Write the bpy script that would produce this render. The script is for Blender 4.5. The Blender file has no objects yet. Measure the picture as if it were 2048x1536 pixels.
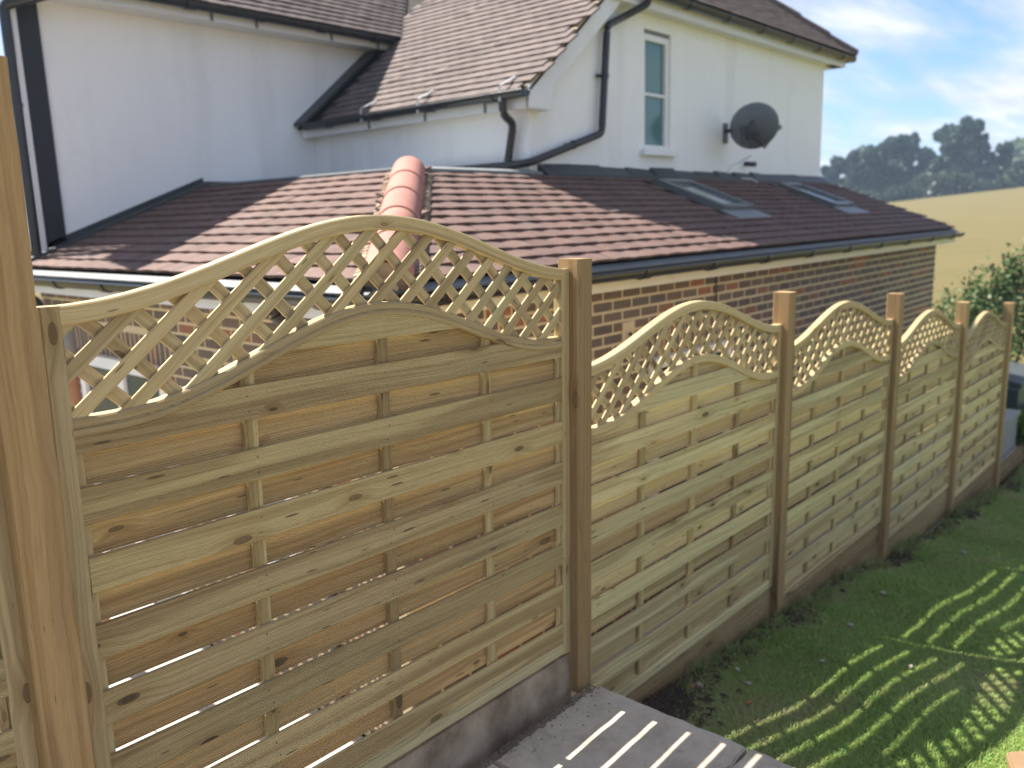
import bpy, bmesh, math, random
import numpy as np
from mathutils import Vector, Matrix
random.seed(7); rng = np.random.default_rng(7)
sc = bpy.context.scene
COL = sc.collection

# ------------------------------------------------------------------ camera, sky, sun, exposure
CR = Vector((0.66146322, -0.74948230, -0.02725224)); CU = Vector((0.16254090, 0.10778897, 0.98079661))
CF = Vector((0.73215221, 0.65319049, -0.19311997)); CP = Vector((-0.63399, -1.90923, 2.01476)); FPX = 1684.65
cam_d = bpy.data.cameras.new('camera'); cam = bpy.data.objects.new('camera', cam_d); COL.objects.link(cam)
cam.matrix_world = Matrix(((CR.x, CU.x, -CF.x, CP.x), (CR.y, CU.y, -CF.y, CP.y), (CR.z, CU.z, -CF.z, CP.z), (0, 0, 0, 1)))
cam_d.sensor_width = 36; cam_d.lens = FPX / 2048 * 36; cam_d.clip_start = 0.05; cam_d.clip_end = 3000
cam_d.dof.use_dof = True; cam_d.dof.focus_distance = 2.2; cam_d.dof.aperture_fstop = 2.7
sc.camera = cam

HAZE = 0.0007
SUN_DIR = Vector((0.10, -0.79, -1.0))
world = bpy.data.worlds.new('World'); sc.world = world; world.use_nodes = True
wn = world.node_tree.nodes; wl = world.node_tree.links; wn.clear()
def wnode(t, **k):
    n = wn.new(t)
    for a, b in k.items(): setattr(n, a, b)
    return n
w_out = wnode('ShaderNodeOutputWorld'); w_bg = wnode('ShaderNodeBackground'); w_bg.inputs['Strength'].default_value = 0.10
w_sky = wnode('ShaderNodeTexSky', sky_type='NISHITA', sun_disc=False)
w_sky.sun_elevation = math.atan2(1.0, math.hypot(0.10, 0.79)); w_sky.sun_rotation = math.radians(-6.5)
w_sky.altitude = 100; w_sky.air_density = 1.0; w_sky.dust_density = 1.2; w_sky.ozone_density = 1.0
w_tc = wnode('ShaderNodeTexCoord'); w_sep = wnode('ShaderNodeSeparateXYZ'); wl.new(w_tc.outputs['Generated'], w_sep.inputs[0])
w_add = wnode('ShaderNodeMath', operation='ADD'); wl.new(w_sep.outputs['Z'], w_add.inputs[0]); w_add.inputs[1].default_value = 0.10
w_max = wnode('ShaderNodeMath', operation='MAXIMUM'); wl.new(w_add.outputs[0], w_max.inputs[0]); w_max.inputs[1].default_value = 0.05
w_div = wnode('ShaderNodeVectorMath', operation='DIVIDE'); wl.new(w_tc.outputs['Generated'], w_div.inputs[0])
w_cmb = wnode('ShaderNodeCombineXYZ')
for i in range(3): wl.new(w_max.outputs[0], w_cmb.inputs[i])
wl.new(w_cmb.outputs[0], w_div.inputs[1])
w_map = wnode('ShaderNodeMapping'); w_map.inputs['Rotation'].default_value = (0, 0, math.radians(38)); w_map.inputs['Scale'].default_value = (0.55, 1.5, 0.0)
wl.new(w_div.outputs[0], w_map.inputs[0])
w_n = wnode('ShaderNodeTexNoise'); w_n.inputs['Scale'].default_value = 1.15; w_n.inputs['Detail'].default_value = 8; w_n.inputs['Roughness'].default_value = 0.58; w_n.inputs['Distortion'].default_value = 0.35
wl.new(w_map.outputs[0], w_n.inputs['Vector'])
w_r = wnode('ShaderNodeValToRGB'); w_r.color_ramp.elements[0].position = 0.40; w_r.color_ramp.elements[1].position = 0.60
wl.new(w_n.outputs['Fac'], w_r.inputs[0])
w_mix = wnode('ShaderNodeMix', data_type='RGBA'); wl.new(w_r.outputs[0], w_mix.inputs['Factor']); w_tint = wnode('ShaderNodeMix', data_type='RGBA', blend_type='MULTIPLY'); w_tint.inputs['Factor'].default_value = 1.0; wl.new(w_sky.outputs[0], w_tint.inputs['A']); w_tint.inputs['B'].default_value = (0.36, 0.47, 0.66, 1); wl.new(w_tint.outputs['Result'], w_mix.inputs['A'])
w_n2 = wnode('ShaderNodeTexNoise'); w_n2.inputs['Scale'].default_value = 2.3; w_n2.inputs['Detail'].default_value = 6; w_n2.inputs['Roughness'].default_value = 0.6
wl.new(w_map.outputs[0], w_n2.inputs['Vector'])
w_r2 = wnode('ShaderNodeValToRGB'); w_r2.color_ramp.elements[0].position = 0.35; w_r2.color_ramp.elements[1].position = 0.66; w_r2.color_ramp.elements[0].color = (1.85, 2.05, 2.45, 1); w_r2.color_ramp.elements[1].color = (3.05, 3.13, 3.3, 1)
wl.new(w_n2.outputs['Fac'], w_r2.inputs[0]); wl.new(w_r2.outputs[0], w_mix.inputs['B'])
wl.new(w_mix.outputs['Result'], w_bg.inputs['Color']); wl.new(w_bg.outputs[0], w_out.inputs[0])

sun_d = bpy.data.lights.new('sun', 'SUN'); sun = bpy.data.objects.new('sun', sun_d); COL.objects.link(sun)
sun_d.energy = 4.7; sun_d.angle = math.radians(0.53); sun_d.color = (1.0, 0.94, 0.84)
sun.rotation_mode = 'QUATERNION'; sun.rotation_quaternion = SUN_DIR.to_track_quat('-Z', 'Y'); sun.location = (0, 20, 30)
sc.view_settings.view_transform = 'Standard'; sc.view_settings.look = 'None'
sc.view_settings.exposure = 1.75; sc.view_settings.gamma = 1.0; sc.view_settings.use_curve_mapping = False

def pix(P):
    d = Vector(P) - CP; w = d.dot(CF)
    if w < 0.05: return (-9e3, -9e3, w)
    return (1024 + FPX * d.dot(CR) / w, 768 - FPX * d.dot(CU) / w, w)

# ------------------------------------------------------------------ materials
def mat_base(name, rough=0.7, spec=0.3):
    m = bpy.data.materials.new(name); m.use_nodes = True
    nt = m.node_tree; b = nt.nodes['Principled BSDF']; b.inputs['Roughness'].default_value = rough; b.inputs['Specular IOR Level'].default_value = spec
    return m, nt, b
def N(nt, t, ins=None, **k):
    n = nt.nodes.new(t)
    for a, b in k.items(): setattr(n, a, b)
    for a, b in (ins or {}).items():
        if isinstance(b, bpy.types.NodeSocket): nt.links.new(b, n.inputs[a])
        else: n.inputs[a].default_value = b
    return n
def math_(nt, op, a, b=None, c=None, clamp=False):
    n = nt.nodes.new('ShaderNodeMath'); n.operation = op; n.use_clamp = clamp
    for i, v in enumerate((a, b, c)):
        if v is None: continue
        if isinstance(v, bpy.types.NodeSocket): nt.links.new(v, n.inputs[i])
        else: n.inputs[i].default_value = v
    return n.outputs[0]
def mixc(nt, fac, a, b, blend='MIX'):
    n = nt.nodes.new('ShaderNodeMix'); n.data_type = 'RGBA'; n.blend_type = blend
    for key, v in (('Factor', fac), ('A', a), ('B', b)):
        s = [i for i in n.inputs if i.name == key and (i.type == 'RGBA' or key == 'Factor' and i.type == 'VALUE')][0]
        if isinstance(v, bpy.types.NodeSocket): nt.links.new(v, s)
        else: s.default_value = v if key == 'Factor' else (*v, 1)
    return [o for o in n.outputs if o.type == 'RGBA'][0]
def ramp(nt, fac, stops):
    n = nt.nodes.new('ShaderNodeValToRGB'); r = n.color_ramp
    while len(r.elements) < len(stops): r.elements.new(0.5)
    for e, (p, c) in zip(r.elements, stops):
        e.position = p; e.color = (*c, 1) if len(c) == 3 else c
    nt.links.new(fac, n.inputs[0]); return n.outputs[0]
def bump(nt, b, h, strength=0.3, dist=0.005, normal=None):
    n = N(nt, 'ShaderNodeBump', {'Strength': strength, 'Distance': dist, 'Height': h})
    if normal: nt.links.new(normal, n.inputs['Normal'])
    nt.links.new(n.outputs[0], b.inputs['Normal']); return n.outputs[0]

def wood(name, sap, heart, groove=0.0, vary=1.0, heart_amt=0.62, green=(0.40, 0.40, 0.25)):
    """pressure treated softwood; UV = (metres along the grain, metres across)"""
    m, nt, b = mat_base(name, 0.72, 0.25)
    uv = N(nt, 'ShaderNodeUVMap').outputs[0]; s = N(nt, 'ShaderNodeSeparateXYZ', {0: uv}); u, v = s.outputs[0], s.outputs[1]
    rnd = N(nt, 'ShaderNodeObjectInfo').outputs['Random']
    r1 = math_(nt, 'MULTIPLY', rnd, 61.7); r2 = math_(nt, 'FRACT', math_(nt, 'MULTIPLY', rnd, 917.3)); r3 = math_(nt, 'FRACT', math_(nt, 'MULTIPLY', rnd, 4311.9))
    # knots: one candidate per cell, few chosen
    kv = N(nt, 'ShaderNodeCombineXYZ', {0: math_(nt, 'ADD', math_(nt, 'MULTIPLY', u, 2.6), r1), 1: math_(nt, 'ADD', math_(nt, 'MULTIPLY', v, 7.0), math_(nt, 'MULTIPLY', r2, 9.0)), 2: 0.0}).outputs[0]
    vo = N(nt, 'ShaderNodeTexVoronoi', {'Vector': kv, 'Scale': 1.0}, voronoi_dimensions='2D')
    kc = N(nt, 'ShaderNodeSeparateColor', {0: vo.outputs['Color']})
    pick = math_(nt, 'GREATER_THAN', kc.outputs[0], 0.60)
    kd = math_(nt, 'DIVIDE', vo.outputs['Distance'], math_(nt, 'MULTIPLY_ADD', kc.outputs[1], 0.55, 0.30))
    knot = math_(nt, 'MULTIPLY', pick, math_(nt, 'SUBTRACT', 1.0, math_(nt, 'SMOOTHSTEP' if False else 'MULTIPLY', kd, 8.5), clamp=True))
    halo = math_(nt, 'MULTIPLY', pick, math_(nt, 'SUBTRACT', 1.0, math_(nt, 'MULTIPLY', kd, 2.4), clamp=True))
    # grain lines, bent round the knots and gently wandering
    wob = N(nt, 'ShaderNodeTexNoise', {'Vector': N(nt, 'ShaderNodeCombineXYZ', {0: math_(nt, 'MULTIPLY_ADD', u, 1.1, r1), 1: math_(nt, 'MULTIPLY', v, 6.0), 2: r1}).outputs[0], 'Scale': 1.0, 'Detail': 2.0}).outputs['Fac']
    vv = math_(nt, 'ADD', math_(nt, 'ADD', v, math_(nt, 'MULTIPLY', wob, 0.055)), math_(nt, 'MULTIPLY', halo, 0.022))
    gco = N(nt, 'ShaderNodeCombineXYZ', {0: math_(nt, 'MULTIPLY_ADD', u, 0.9, r1), 1: math_(nt, 'MULTIPLY', vv, 95.0), 2: math_(nt, 'MULTIPLY', r2, 30.0)}).outputs[0]
    grain = N(nt, 'ShaderNodeTexNoise', {'Vector': gco, 'Scale': 1.0, 'Detail': 4.0, 'Roughness': 0.6}).outputs['Fac']
    fco = N(nt, 'ShaderNodeCombineXYZ', {0: math_(nt, 'MULTIPLY_ADD', u, 14.0, r1), 1: math_(nt, 'MULTIPLY', vv, 620.0), 2: r1}).outputs[0]
    fine = N(nt, 'ShaderNodeTexNoise', {'Vector': fco, 'Scale': 1.0, 'Detail': 3.0}).outputs['Fac']
    # heartwood bands with a fairly clean wavy border
    hco = N(nt, 'ShaderNodeCombineXYZ', {0: math_(nt, 'MULTIPLY_ADD', u, 0.55, r1), 1: math_(nt, 'MULTIPLY', vv, 13.0), 2: math_(nt, 'MULTIPLY', r3, 40.0)}).outputs[0]
    hb = N(nt, 'ShaderNodeTexNoise', {'Vector': hco, 'Scale': 1.0, 'Detail': 2.5, 'Roughness': 0.45}).outputs['Fac']
    th = math_(nt, 'MULTIPLY_ADD', r3, 0.20, 0.42)
    hm = math_(nt, 'MULTIPLY', math_(nt, 'MULTIPLY', math_(nt, 'SUBTRACT', hb, th), 26.0, clamp=True), heart_amt)
    gco2 = N(nt, 'ShaderNodeCombineXYZ', {0: math_(nt, 'MULTIPLY_ADD', u, 1.6, r1), 1: math_(nt, 'MULTIPLY', v, 5.0), 2: math_(nt, 'ADD', r1, 5.0)}).outputs[0]
    gp = N(nt, 'ShaderNodeTexNoise', {'Vector': gco2, 'Scale': 1.0, 'Detail': 3.0}).outputs['Fac']
    gm = math_(nt, 'MULTIPLY', math_(nt, 'MULTIPLY', math_(nt, 'SUBTRACT', gp, 0.56), 5.0, clamp=True), 0.40)
    c = mixc(nt, hm, sap, heart)
    c = mixc(nt, gm, c, green)
    c = mixc(nt, math_(nt, 'MULTIPLY', math_(nt, 'SUBTRACT', grain, 0.42), 2.6, clamp=True), c, mixc(nt, 1.0, c, (0.56, 0.48, 0.39), 'MULTIPLY'))
    c = mixc(nt, math_(nt, 'MULTIPLY', math_(nt, 'SUBTRACT', fine, 0.4), 3.0, clamp=True), c, mixc(nt, 1.0, c, (0.80, 0.76, 0.70), 'MULTIPLY'))
    c = mixc(nt, math_(nt, 'MULTIPLY', halo, 0.6), c, mixc(nt, 1.0, c, (0.62, 0.50, 0.36), 'MULTIPLY'))
    ring = math_(nt, 'SUBTRACT', 1.0, math_(nt, 'MULTIPLY', math_(nt, 'ABSOLUTE', math_(nt, 'SUBTRACT', knot, 0.22)), 7.0), clamp=True)
    kcol = mixc(nt, kc.outputs[2], (0.10, 0.075, 0.045), (0.25, 0.17, 0.085))
    c = mixc(nt, math_(nt, 'MULTIPLY', knot, 2.2, clamp=True), c, kcol)
    c = mixc(nt, math_(nt, 'MULTIPLY', ring, 0.75), c, (0.075, 0.052, 0.03))
    # short dark splits and nail marks along the grain
    sv = N(nt, 'ShaderNodeCombineXYZ', {0: math_(nt, 'ADD', math_(nt, 'MULTIPLY', u, 5.5), r1), 1: math_(nt, 'ADD', math_(nt, 'MULTIPLY', v, 42.0), math_(nt, 'MULTIPLY', r3, 11.0)), 2: 0.0}).outputs[0]
    sp = N(nt, 'ShaderNodeTexVoronoi', {'Vector': sv, 'Scale': 1.0}, voronoi_dimensions='2D'); sc3 = N(nt, 'ShaderNodeSeparateColor', {0: sp.outputs['Color']})
    sm = math_(nt, 'MULTIPLY', math_(nt, 'GREATER_THAN', sc3.outputs[0], 0.86), math_(nt, 'MULTIPLY', math_(nt, 'SUBTRACT', math_(nt, 'MULTIPLY_ADD', sc3.outputs[1], 0.13, 0.03), sp.outputs['Distance']), 22.0, clamp=True))
    c = mixc(nt, math_(nt, 'MULTIPLY', sm, 0.8), c, (0.10, 0.07, 0.042))
    # board to board difference
    tone = ramp(nt, r2, [(0.0, (0.80, 0.76, 0.70)), (0.35, (1.0, 0.98, 0.95)), (0.7, (1.05, 1.06, 0.98)), (1.0, (1.14, 1.08, 0.98))])
    c = mixc(nt, vary, c, mixc(nt, 1.0, c, tone, 'MULTIPLY'))
    nt.links.new(c, b.inputs['Base Color'])
    nrm = bump(nt, b, math_(nt, 'ADD', math_(nt, 'MULTIPLY', grain, 0.6), math_(nt, 'MULTIPLY', fine, 0.4)), 0.25, 0.002)
    if groove > 0:
        g = math_(nt, 'SINE', math_(nt, 'MULTIPLY', v, 2 * math.pi / 0.0062))
        bump(nt, b, g, groove, 0.0022, nrm)
    return m
SAP = (0.66, 0.53, 0.285); HEART = (0.42, 0.295, 0.15)
M_SLAT = wood('reeded_treated_pine', SAP, HEART, groove=0.9, heart_amt=0.68)
M_BACK = wood('reeded_treated_pine_back', (0.66, 0.50, 0.265), (0.44, 0.30, 0.145), groove=0.8, heart_amt=0.7, green=(0.33, 0.31, 0.19))
M_SLATS = wood('smooth_treated_pine', (0.61, 0.52, 0.30), (0.40, 0.31, 0.165), groove=0.08, heart_amt=0.7, green=(0.33, 0.37, 0.26))
M_LATH = wood('treated_pine_lath', (0.53, 0.43, 0.25), (0.38, 0.28, 0.15), heart_amt=0.5)
M_POST = wood('treated_pine_post', (0.41, 0.28, 0.14), (0.27, 0.18, 0.095), vary=0.6, heart_amt=0.5, green=(0.31, 0.27, 0.15))
M_BACKS = wood('smooth_treated_pine_back', (0.59, 0.48, 0.265), (0.40, 0.29, 0.15), heart_amt=0.6, green=(0.34, 0.34, 0.22))
M_BOARD = wood('gravel_board_wood', (0.34, 0.25, 0.13), (0.22, 0.15, 0.08), heart_amt=0.6)

def plain(name, col, rough=0.6, spec=0.4, noise=0.0, scale=20, bumpy=0.0, bdist=0.003, dirt=None, metallic=0.0):
    m, nt, b = mat_base(name, rough, spec); b.inputs['Metallic'].default_value = metallic
    tc = N(nt, 'ShaderNodeTexCoord').outputs['Object']
    n = N(nt, 'ShaderNodeTexNoise', {'Vector': tc, 'Scale': scale, 'Detail': 5.0, 'Roughness': 0.6}).outputs['Fac']
    c = mixc(nt, math_(nt, 'MULTIPLY', math_(nt, 'SUBTRACT', n, 0.3), noise * 2.2, clamp=True), col, dirt or tuple(x * 0.55 for x in col))
    nt.links.new(c, b.inputs['Base Color'])
    if bumpy: bump(nt, b, n, bumpy, bdist)
    return m
M_WHITE = plain('white_upvc', (0.80, 0.80, 0.79), 0.4, 0.5, 0.12, 6)
M_FASCIA = plain('white_fascia_paint', (0.74, 0.75, 0.75), 0.5, 0.4, 0.2, 5)
M_CREAM = plain('cream_fascia_paint', (0.74, 0.68, 0.52), 0.5, 0.4, 0.25, 7)
M_BLACK = plain('black_plastic_gutter', (0.018, 0.02, 0.023), 0.28, 0.5, 0.35, 9, dirt=(0.05, 0.05, 0.05))
M_BLKWOOD = plain('black_painted_board', (0.02, 0.023, 0.028), 0.5, 0.4, 0.2, 6)
M_LEAD = plain('lead_flashing', (0.20, 0.215, 0.22), 0.55, 0.4, 0.5, 9, 0.2, dirt=(0.10, 0.11, 0.11))
M_TRAY = plain('grey_eave_tray', (0.17, 0.175, 0.18), 0.6, 0.3, 0.3, 8)
M_LEADDK = plain('dark_flashing', (0.035, 0.04, 0.045), 0.5, 0.4, 0.4, 8, 0.2, dirt=(0.09, 0.09, 0.09))
M_GLASS = plain('dark_window_glass', (0.035, 0.06, 0.065), 0.06, 0.6, 0.0)
M_SKYGLASS = plain('skylight_reflection_glass', (0.19, 0.22, 0.22), 0.04, 0.9, 0.0)  # pale base colour carries the reflected sky and white wall
M_SKYFRAME = plain('grey_skylight_frame', (0.13, 0.14, 0.14), 0.4, 0.5, 0.2, 8)
M_DISH = plain('grey_dish_paint', (0.17, 0.19, 0.215), 0.5, 0.4, 0.15, 4)
M_DKMETAL = plain('dark_metal', (0.05, 0.05, 0.055), 0.45, 0.5, 0.2, 8)
M_GALV = plain('galvanised_strap', (0.45, 0.47, 0.48), 0.4, 0.5, 0.2, 12)
M_CABLE = plain('white_cable', (0.7, 0.7, 0.68), 0.5, 0.4)
M_UNDER = plain('roof_underlay', (0.03, 0.027, 0.026), 0.9, 0.1)
M_CONC = plain('grey_concrete', (0.44, 0.35, 0.25), 0.88, 0.15, 1.3, 6, 0.8, 0.006, dirt=(0.19, 0.14, 0.095))
M_BLOCK = plain('pale_concrete_block', (0.30, 0.29, 0.27), 0.85, 0.2, 0.4, 4, 0.4, 0.004)
M_PALE = plain('pale_paving', (0.42, 0.39, 0.34), 0.8, 0.2, 0.3, 3, 0.3)
M_STONE = plain('pale_stone', (0.30, 0.26, 0.20), 0.8, 0.2, 0.4, 30, 0.4)
M_GRIT = plain('grey_brown_grit', (0.20, 0.17, 0.13), 0.95, 0.1, 0.8, 60, 0.5, 0.004, dirt=(0.05, 0.04, 0.03))
M_SAND = plain('sandstone', (0.24, 0.155, 0.085), 0.8, 0.2, 0.4, 14, 0.4)
M_SOIL = plain('dark_soil', (0.045, 0.036, 0.028), 0.95, 0.1, 0.6, 40, 0.6, 0.01, dirt=(0.085, 0.065, 0.045))
M_BOX = plain('dark_grey_plastic', (0.065, 0.075, 0.08), 0.4, 0.4, 0.2, 5)
M_TERRA = plain('weathered_orange_pot', (0.42, 0.22, 0.13), 0.8, 0.2, 0.5, 9, 0.3)

def render_wall_mat():
    m, nt, b = mat_base('white_painted_render', 0.85, 0.15)
    tc = N(nt, 'ShaderNodeTexCoord').outputs['Object']
    big = N(nt, 'ShaderNodeTexNoise', {'Vector': tc, 'Scale': 0.55, 'Detail': 4.0}).outputs['Fac']
    st = N(nt, 'ShaderNodeMapping', {'Vector': tc, 'Scale': (3.0, 3.0, 0.25)}).outputs[0]
    run = N(nt, 'ShaderNodeTexNoise', {'Vector': st, 'Scale': 1.0, 'Detail': 4.0}).outputs['Fac']
    fine = N(nt, 'ShaderNodeTexNoise', {'Vector': tc, 'Scale': 45.0, 'Detail': 5.0}).outputs['Fac']
    c = mixc(nt, math_(nt, 'MULTIPLY', math_(nt, 'SUBTRACT', big, 0.4), 0.9, clamp=True), (0.86, 0.86, 0.85), (0.79, 0.79, 0.78))
    c = mixc(nt, math_(nt, 'MULTIPLY', math_(nt, 'SUBTRACT', run, 0.54), 1.5, clamp=True), c, (0.57, 0.565, 0.53))
    tro = N(nt, 'ShaderNodeTexNoise', {'Vector': tc, 'Scale': 5.5, 'Detail': 5.0, 'Roughness': 0.6}).outputs['Fac']
    c = mixc(nt, math_(nt, 'MULTIPLY', math_(nt, 'SUBTRACT', tro, 0.55), 0.9, clamp=True), c, (0.64, 0.64, 0.62))
    nt.links.new(c, b.inputs['Base Color']); bump(nt, b, math_(nt, 'ADD', math_(nt, 'MULTIPLY', fine, 0.5), math_(nt, 'MULTIPLY', tro, 1.5)), 0.45, 0.010); return m
M_RENDER = render_wall_mat()

def rnd_mat(name, stops, mottles, rough=0.85, mscale=18, bumpy=0.5, bdist=0.003, twotone=None, stain=None):
    """colour picked per piece (object random, plus a per-piece attribute on joined pieces), with mottling inside the piece"""
    m, nt, b = mat_base(name, rough, 0.2)
    rnd = N(nt, 'ShaderNodeObjectInfo').outputs['Random']; at = N(nt, 'ShaderNodeAttribute', attribute_name='rnd').outputs['Fac']
    r = math_(nt, 'FRACT', math_(nt, 'ADD', math_(nt, 'MULTIPLY', rnd, 53.3), at))
    geo = N(nt, 'ShaderNodeNewGeometry').outputs['Position']
    n = N(nt, 'ShaderNodeTexNoise', {'Vector': geo, 'Scale': mscale, 'Detail': 5.0, 'Roughness': 0.65}).outputs['Fac']
    big = N(nt, 'ShaderNodeTexNoise', {'Vector': geo, 'Scale': 1.3, 'Detail': 3.0}).outputs['Fac']
    c = ramp(nt, r, stops)
    c = mixc(nt, math_(nt, 'MULTIPLY', math_(nt, 'SUBTRACT', n, 0.42), 2.2, clamp=True), c, mixc(nt, 1.0, c, mottles, 'MULTIPLY'))
    c = mixc(nt, math_(nt, 'MULTIPLY', math_(nt, 'SUBTRACT', big, 0.5), 1.6, clamp=True), c, mixc(nt, 1.0, c, (0.78, 0.76, 0.74), 'MULTIPLY'))
    if stain:
        mp = N(nt, 'ShaderNodeMapping', {'Vector': geo, 'Scale': stain}).outputs[0]
        st = N(nt, 'ShaderNodeTexNoise', {'Vector': mp, 'Scale': 1.0, 'Detail': 5.0, 'Roughness': 0.65}).outputs['Fac']
        c = mixc(nt, math_(nt, 'MULTIPLY', math_(nt, 'SUBTRACT', st, 0.5), 2.6, clamp=True), c, mixc(nt, 1.0, c, (0.58, 0.57, 0.56), 'MULTIPLY'))
        mo = N(nt, 'ShaderNodeTexNoise', {'Vector': geo, 'Scale': 23.0, 'Detail': 6.0, 'Roughness': 0.7}).outputs['Fac']
        c = mixc(nt, math_(nt, 'MULTIPLY', math_(nt, 'SUBTRACT', mo, 0.63), 9.0, clamp=True), c, (0.10, 0.095, 0.06))
        c = mixc(nt, math_(nt, 'MULTIPLY', math_(nt, 'SUBTRACT', 0.34, mo), 9.0, clamp=True), c, (0.25, 0.225, 0.19))
    if twotone:
        t = N(nt, 'ShaderNodeTexNoise', {'Vector': geo, 'Scale': 7.0, 'Detail': 1.0}).outputs['Fac']
        c = mixc(nt, math_(nt, 'MULTIPLY', math_(nt, 'SUBTRACT', t, 0.68), 8.0, clamp=True), c, twotone)
    nt.links.new(c, b.inputs['Base Color']); bump(nt, b, n, bumpy, bdist); return m
M_BRICK = rnd_mat('multi_stock_brick', [(0.0, (0.125, 0.10, 0.082)), (0.3, (0.165, 0.125, 0.10)), (0.55, (0.185, 0.135, 0.105)), (0.72, (0.135, 0.118, 0.105)), (0.88, (0.20, 0.125, 0.09)), (0.95, (0.33, 0.15, 0.09)), (1.0, (0.30, 0.14, 0.09))], (0.72, 0.70, 0.70), twotone=(0.30, 0.15, 0.085))
M_MORTAR = plain('sandy_mortar', (0.62, 0.51, 0.32), 0.9, 0.1, 0.25, 30, 0.5)
M_TILE = rnd_mat('red_brown_concrete_tile', [(0.0, (0.125, 0.080, 0.068)), (0.3, (0.138, 0.088, 0.075)), (0.6, (0.148, 0.093, 0.079)), (0.88, (0.158, 0.10, 0.084)), (0.95, (0.15, 0.104, 0.09)), (1.0, (0.125, 0.088, 0.078))], (0.66, 0.66, 0.66), mscale=14, bumpy=0.6, stain=(2.2, 2.2, 0.5))
M_PLAINTILE = rnd_mat('weathered_brown_plain_tile', [(0.0, (0.115, 0.089, 0.084)), (0.4, (0.135, 0.108, 0.101)), (0.75, (0.16, 0.128, 0.117)), (1.0, (0.12, 0.098, 0.094))], (0.7, 0.68, 0.64), mscale=11, stain=(1.6, 1.6, 0.4))
M_HIP = rnd_mat('salmon_red_clay_hip_tile', [(0.0, (0.36, 0.17, 0.135)), (0.5, (0.40, 0.19, 0.15)), (1.0, (0.35, 0.165, 0.135))], (0.86, 0.82, 0.8), mscale=9, bumpy=0.35, stain=(1.5, 1.5, 1.5))

def paving_mat():
    m, nt, b = mat_base('weathered_concrete_slab', 0.88, 0.2)
    geo = N(nt, 'ShaderNodeNewGeometry').outputs['Position']
    a = N(nt, 'ShaderNodeTexNoise', {'Vector': geo, 'Scale': 5.0, 'Detail': 7.0, 'Roughness': 0.7}).outputs['Fac']
    f = N(nt, 'ShaderNodeTexNoise', {'Vector': geo, 'Scale': 90.0, 'Detail': 5.0, 'Roughness': 0.7}).outputs['Fac']
    v = N(nt, 'ShaderNodeTexVoronoi', {'Vector': geo, 'Scale': 42.0}).outputs['Distance']
    l = N(nt, 'ShaderNodeTexNoise', {'Vector': geo, 'Scale': 16.0, 'Detail': 6.0, 'Roughness': 0.75}).outputs['Fac']
    c = ramp(nt, a, [(0.32, (0.36, 0.295, 0.22)), (0.5, (0.50, 0.42, 0.325)), (0.68, (0.60, 0.515, 0.41))])
    c = mixc(nt, math_(nt, 'MULTIPLY', math_(nt, 'SUBTRACT', l, 0.60), 7.0, clamp=True), c, (0.17, 0.155, 0.13))
    c = mixc(nt, math_(nt, 'MULTIPLY', math_(nt, 'SUBTRACT', math_(nt, 'SUBTRACT', 0.22, v), math_(nt, 'MULTIPLY', l, 0.22)), 6.0, clamp=True), c, (0.50, 0.47, 0.42))
    c = mixc(nt, math_(nt, 'MULTIPLY', f, 0.6), c, mixc(nt, 1.0, c, (0.62, 0.60, 0.58), 'MULTIPLY'))
    nt.links.new(c, b.inputs['Base Color']); bump(nt, b, math_(nt, 'ADD', math_(nt, 'MULTIPLY', f, 0.5), l), 0.6, 0.004); return m
M_SLAB = paving_mat()

def lawn_mat():
    m, nt, b = mat_base('lawn_thatch_and_soil', 0.95, 0.1)
    geo = N(nt, 'ShaderNodeNewGeometry').outputs['Position']
    a = N(nt, 'ShaderNodeTexNoise', {'Vector': geo, 'Scale': 2.3, 'Detail': 6.0, 'Roughness': 0.65}).outputs['Fac']
    f = N(nt, 'ShaderNodeTexNoise', {'Vector': geo, 'Scale': 75.0, 'Detail': 6.0, 'Roughness': 0.7}).outputs['Fac']
    y = N(nt, 'ShaderNodeSeparateXYZ', {0: geo}).outputs[1]
    c = ramp(nt, a, [(0.35, (0.19, 0.26, 0.075)), (0.55, (0.235, 0.265, 0.10)), (0.70, (0.29, 0.27, 0.14))])
    near = math_(nt, 'SUBTRACT', math_(nt, 'MULTIPLY_ADD', y, 6.0, 0.95), math_(nt, 'MULTIPLY', math_(nt, 'SUBTRACT', a, 0.5), 3.0), clamp=True)
    x = N(nt, 'ShaderNodeSeparateXYZ', {0: geo}).outputs[0]
    c = mixc(nt, near, c, (0.095, 0.074, 0.048))
    heap = math_(nt, 'SUBTRACT', math_(nt, 'SUBTRACT', 1.5, math_(nt, 'MULTIPLY', math_(nt, 'ABSOLUTE', math_(nt, 'SUBTRACT', x, 2.15)), 2.2)), math_(nt, 'MULTIPLY', math_(nt, 'SUBTRACT', math_(nt, 'MULTIPLY', y, -1.0), math_(nt, 'MULTIPLY', a, 0.12)), 5.0), clamp=True)
    c = mixc(nt, heap, c, (0.035, 0.028, 0.022))
    c = mixc(nt, math_(nt, 'MULTIPLY', math_(nt, 'SUBTRACT', f, 0.38), 2.0, clamp=True), c, mixc(nt, 1.0, c, (0.60, 0.60, 0.56), 'MULTIPLY'))
    nt.links.new(c, b.inputs['Base Color']); bump(nt, b, f, 0.9, 0.02); return m
M_LAWN = lawn_mat()
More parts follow.
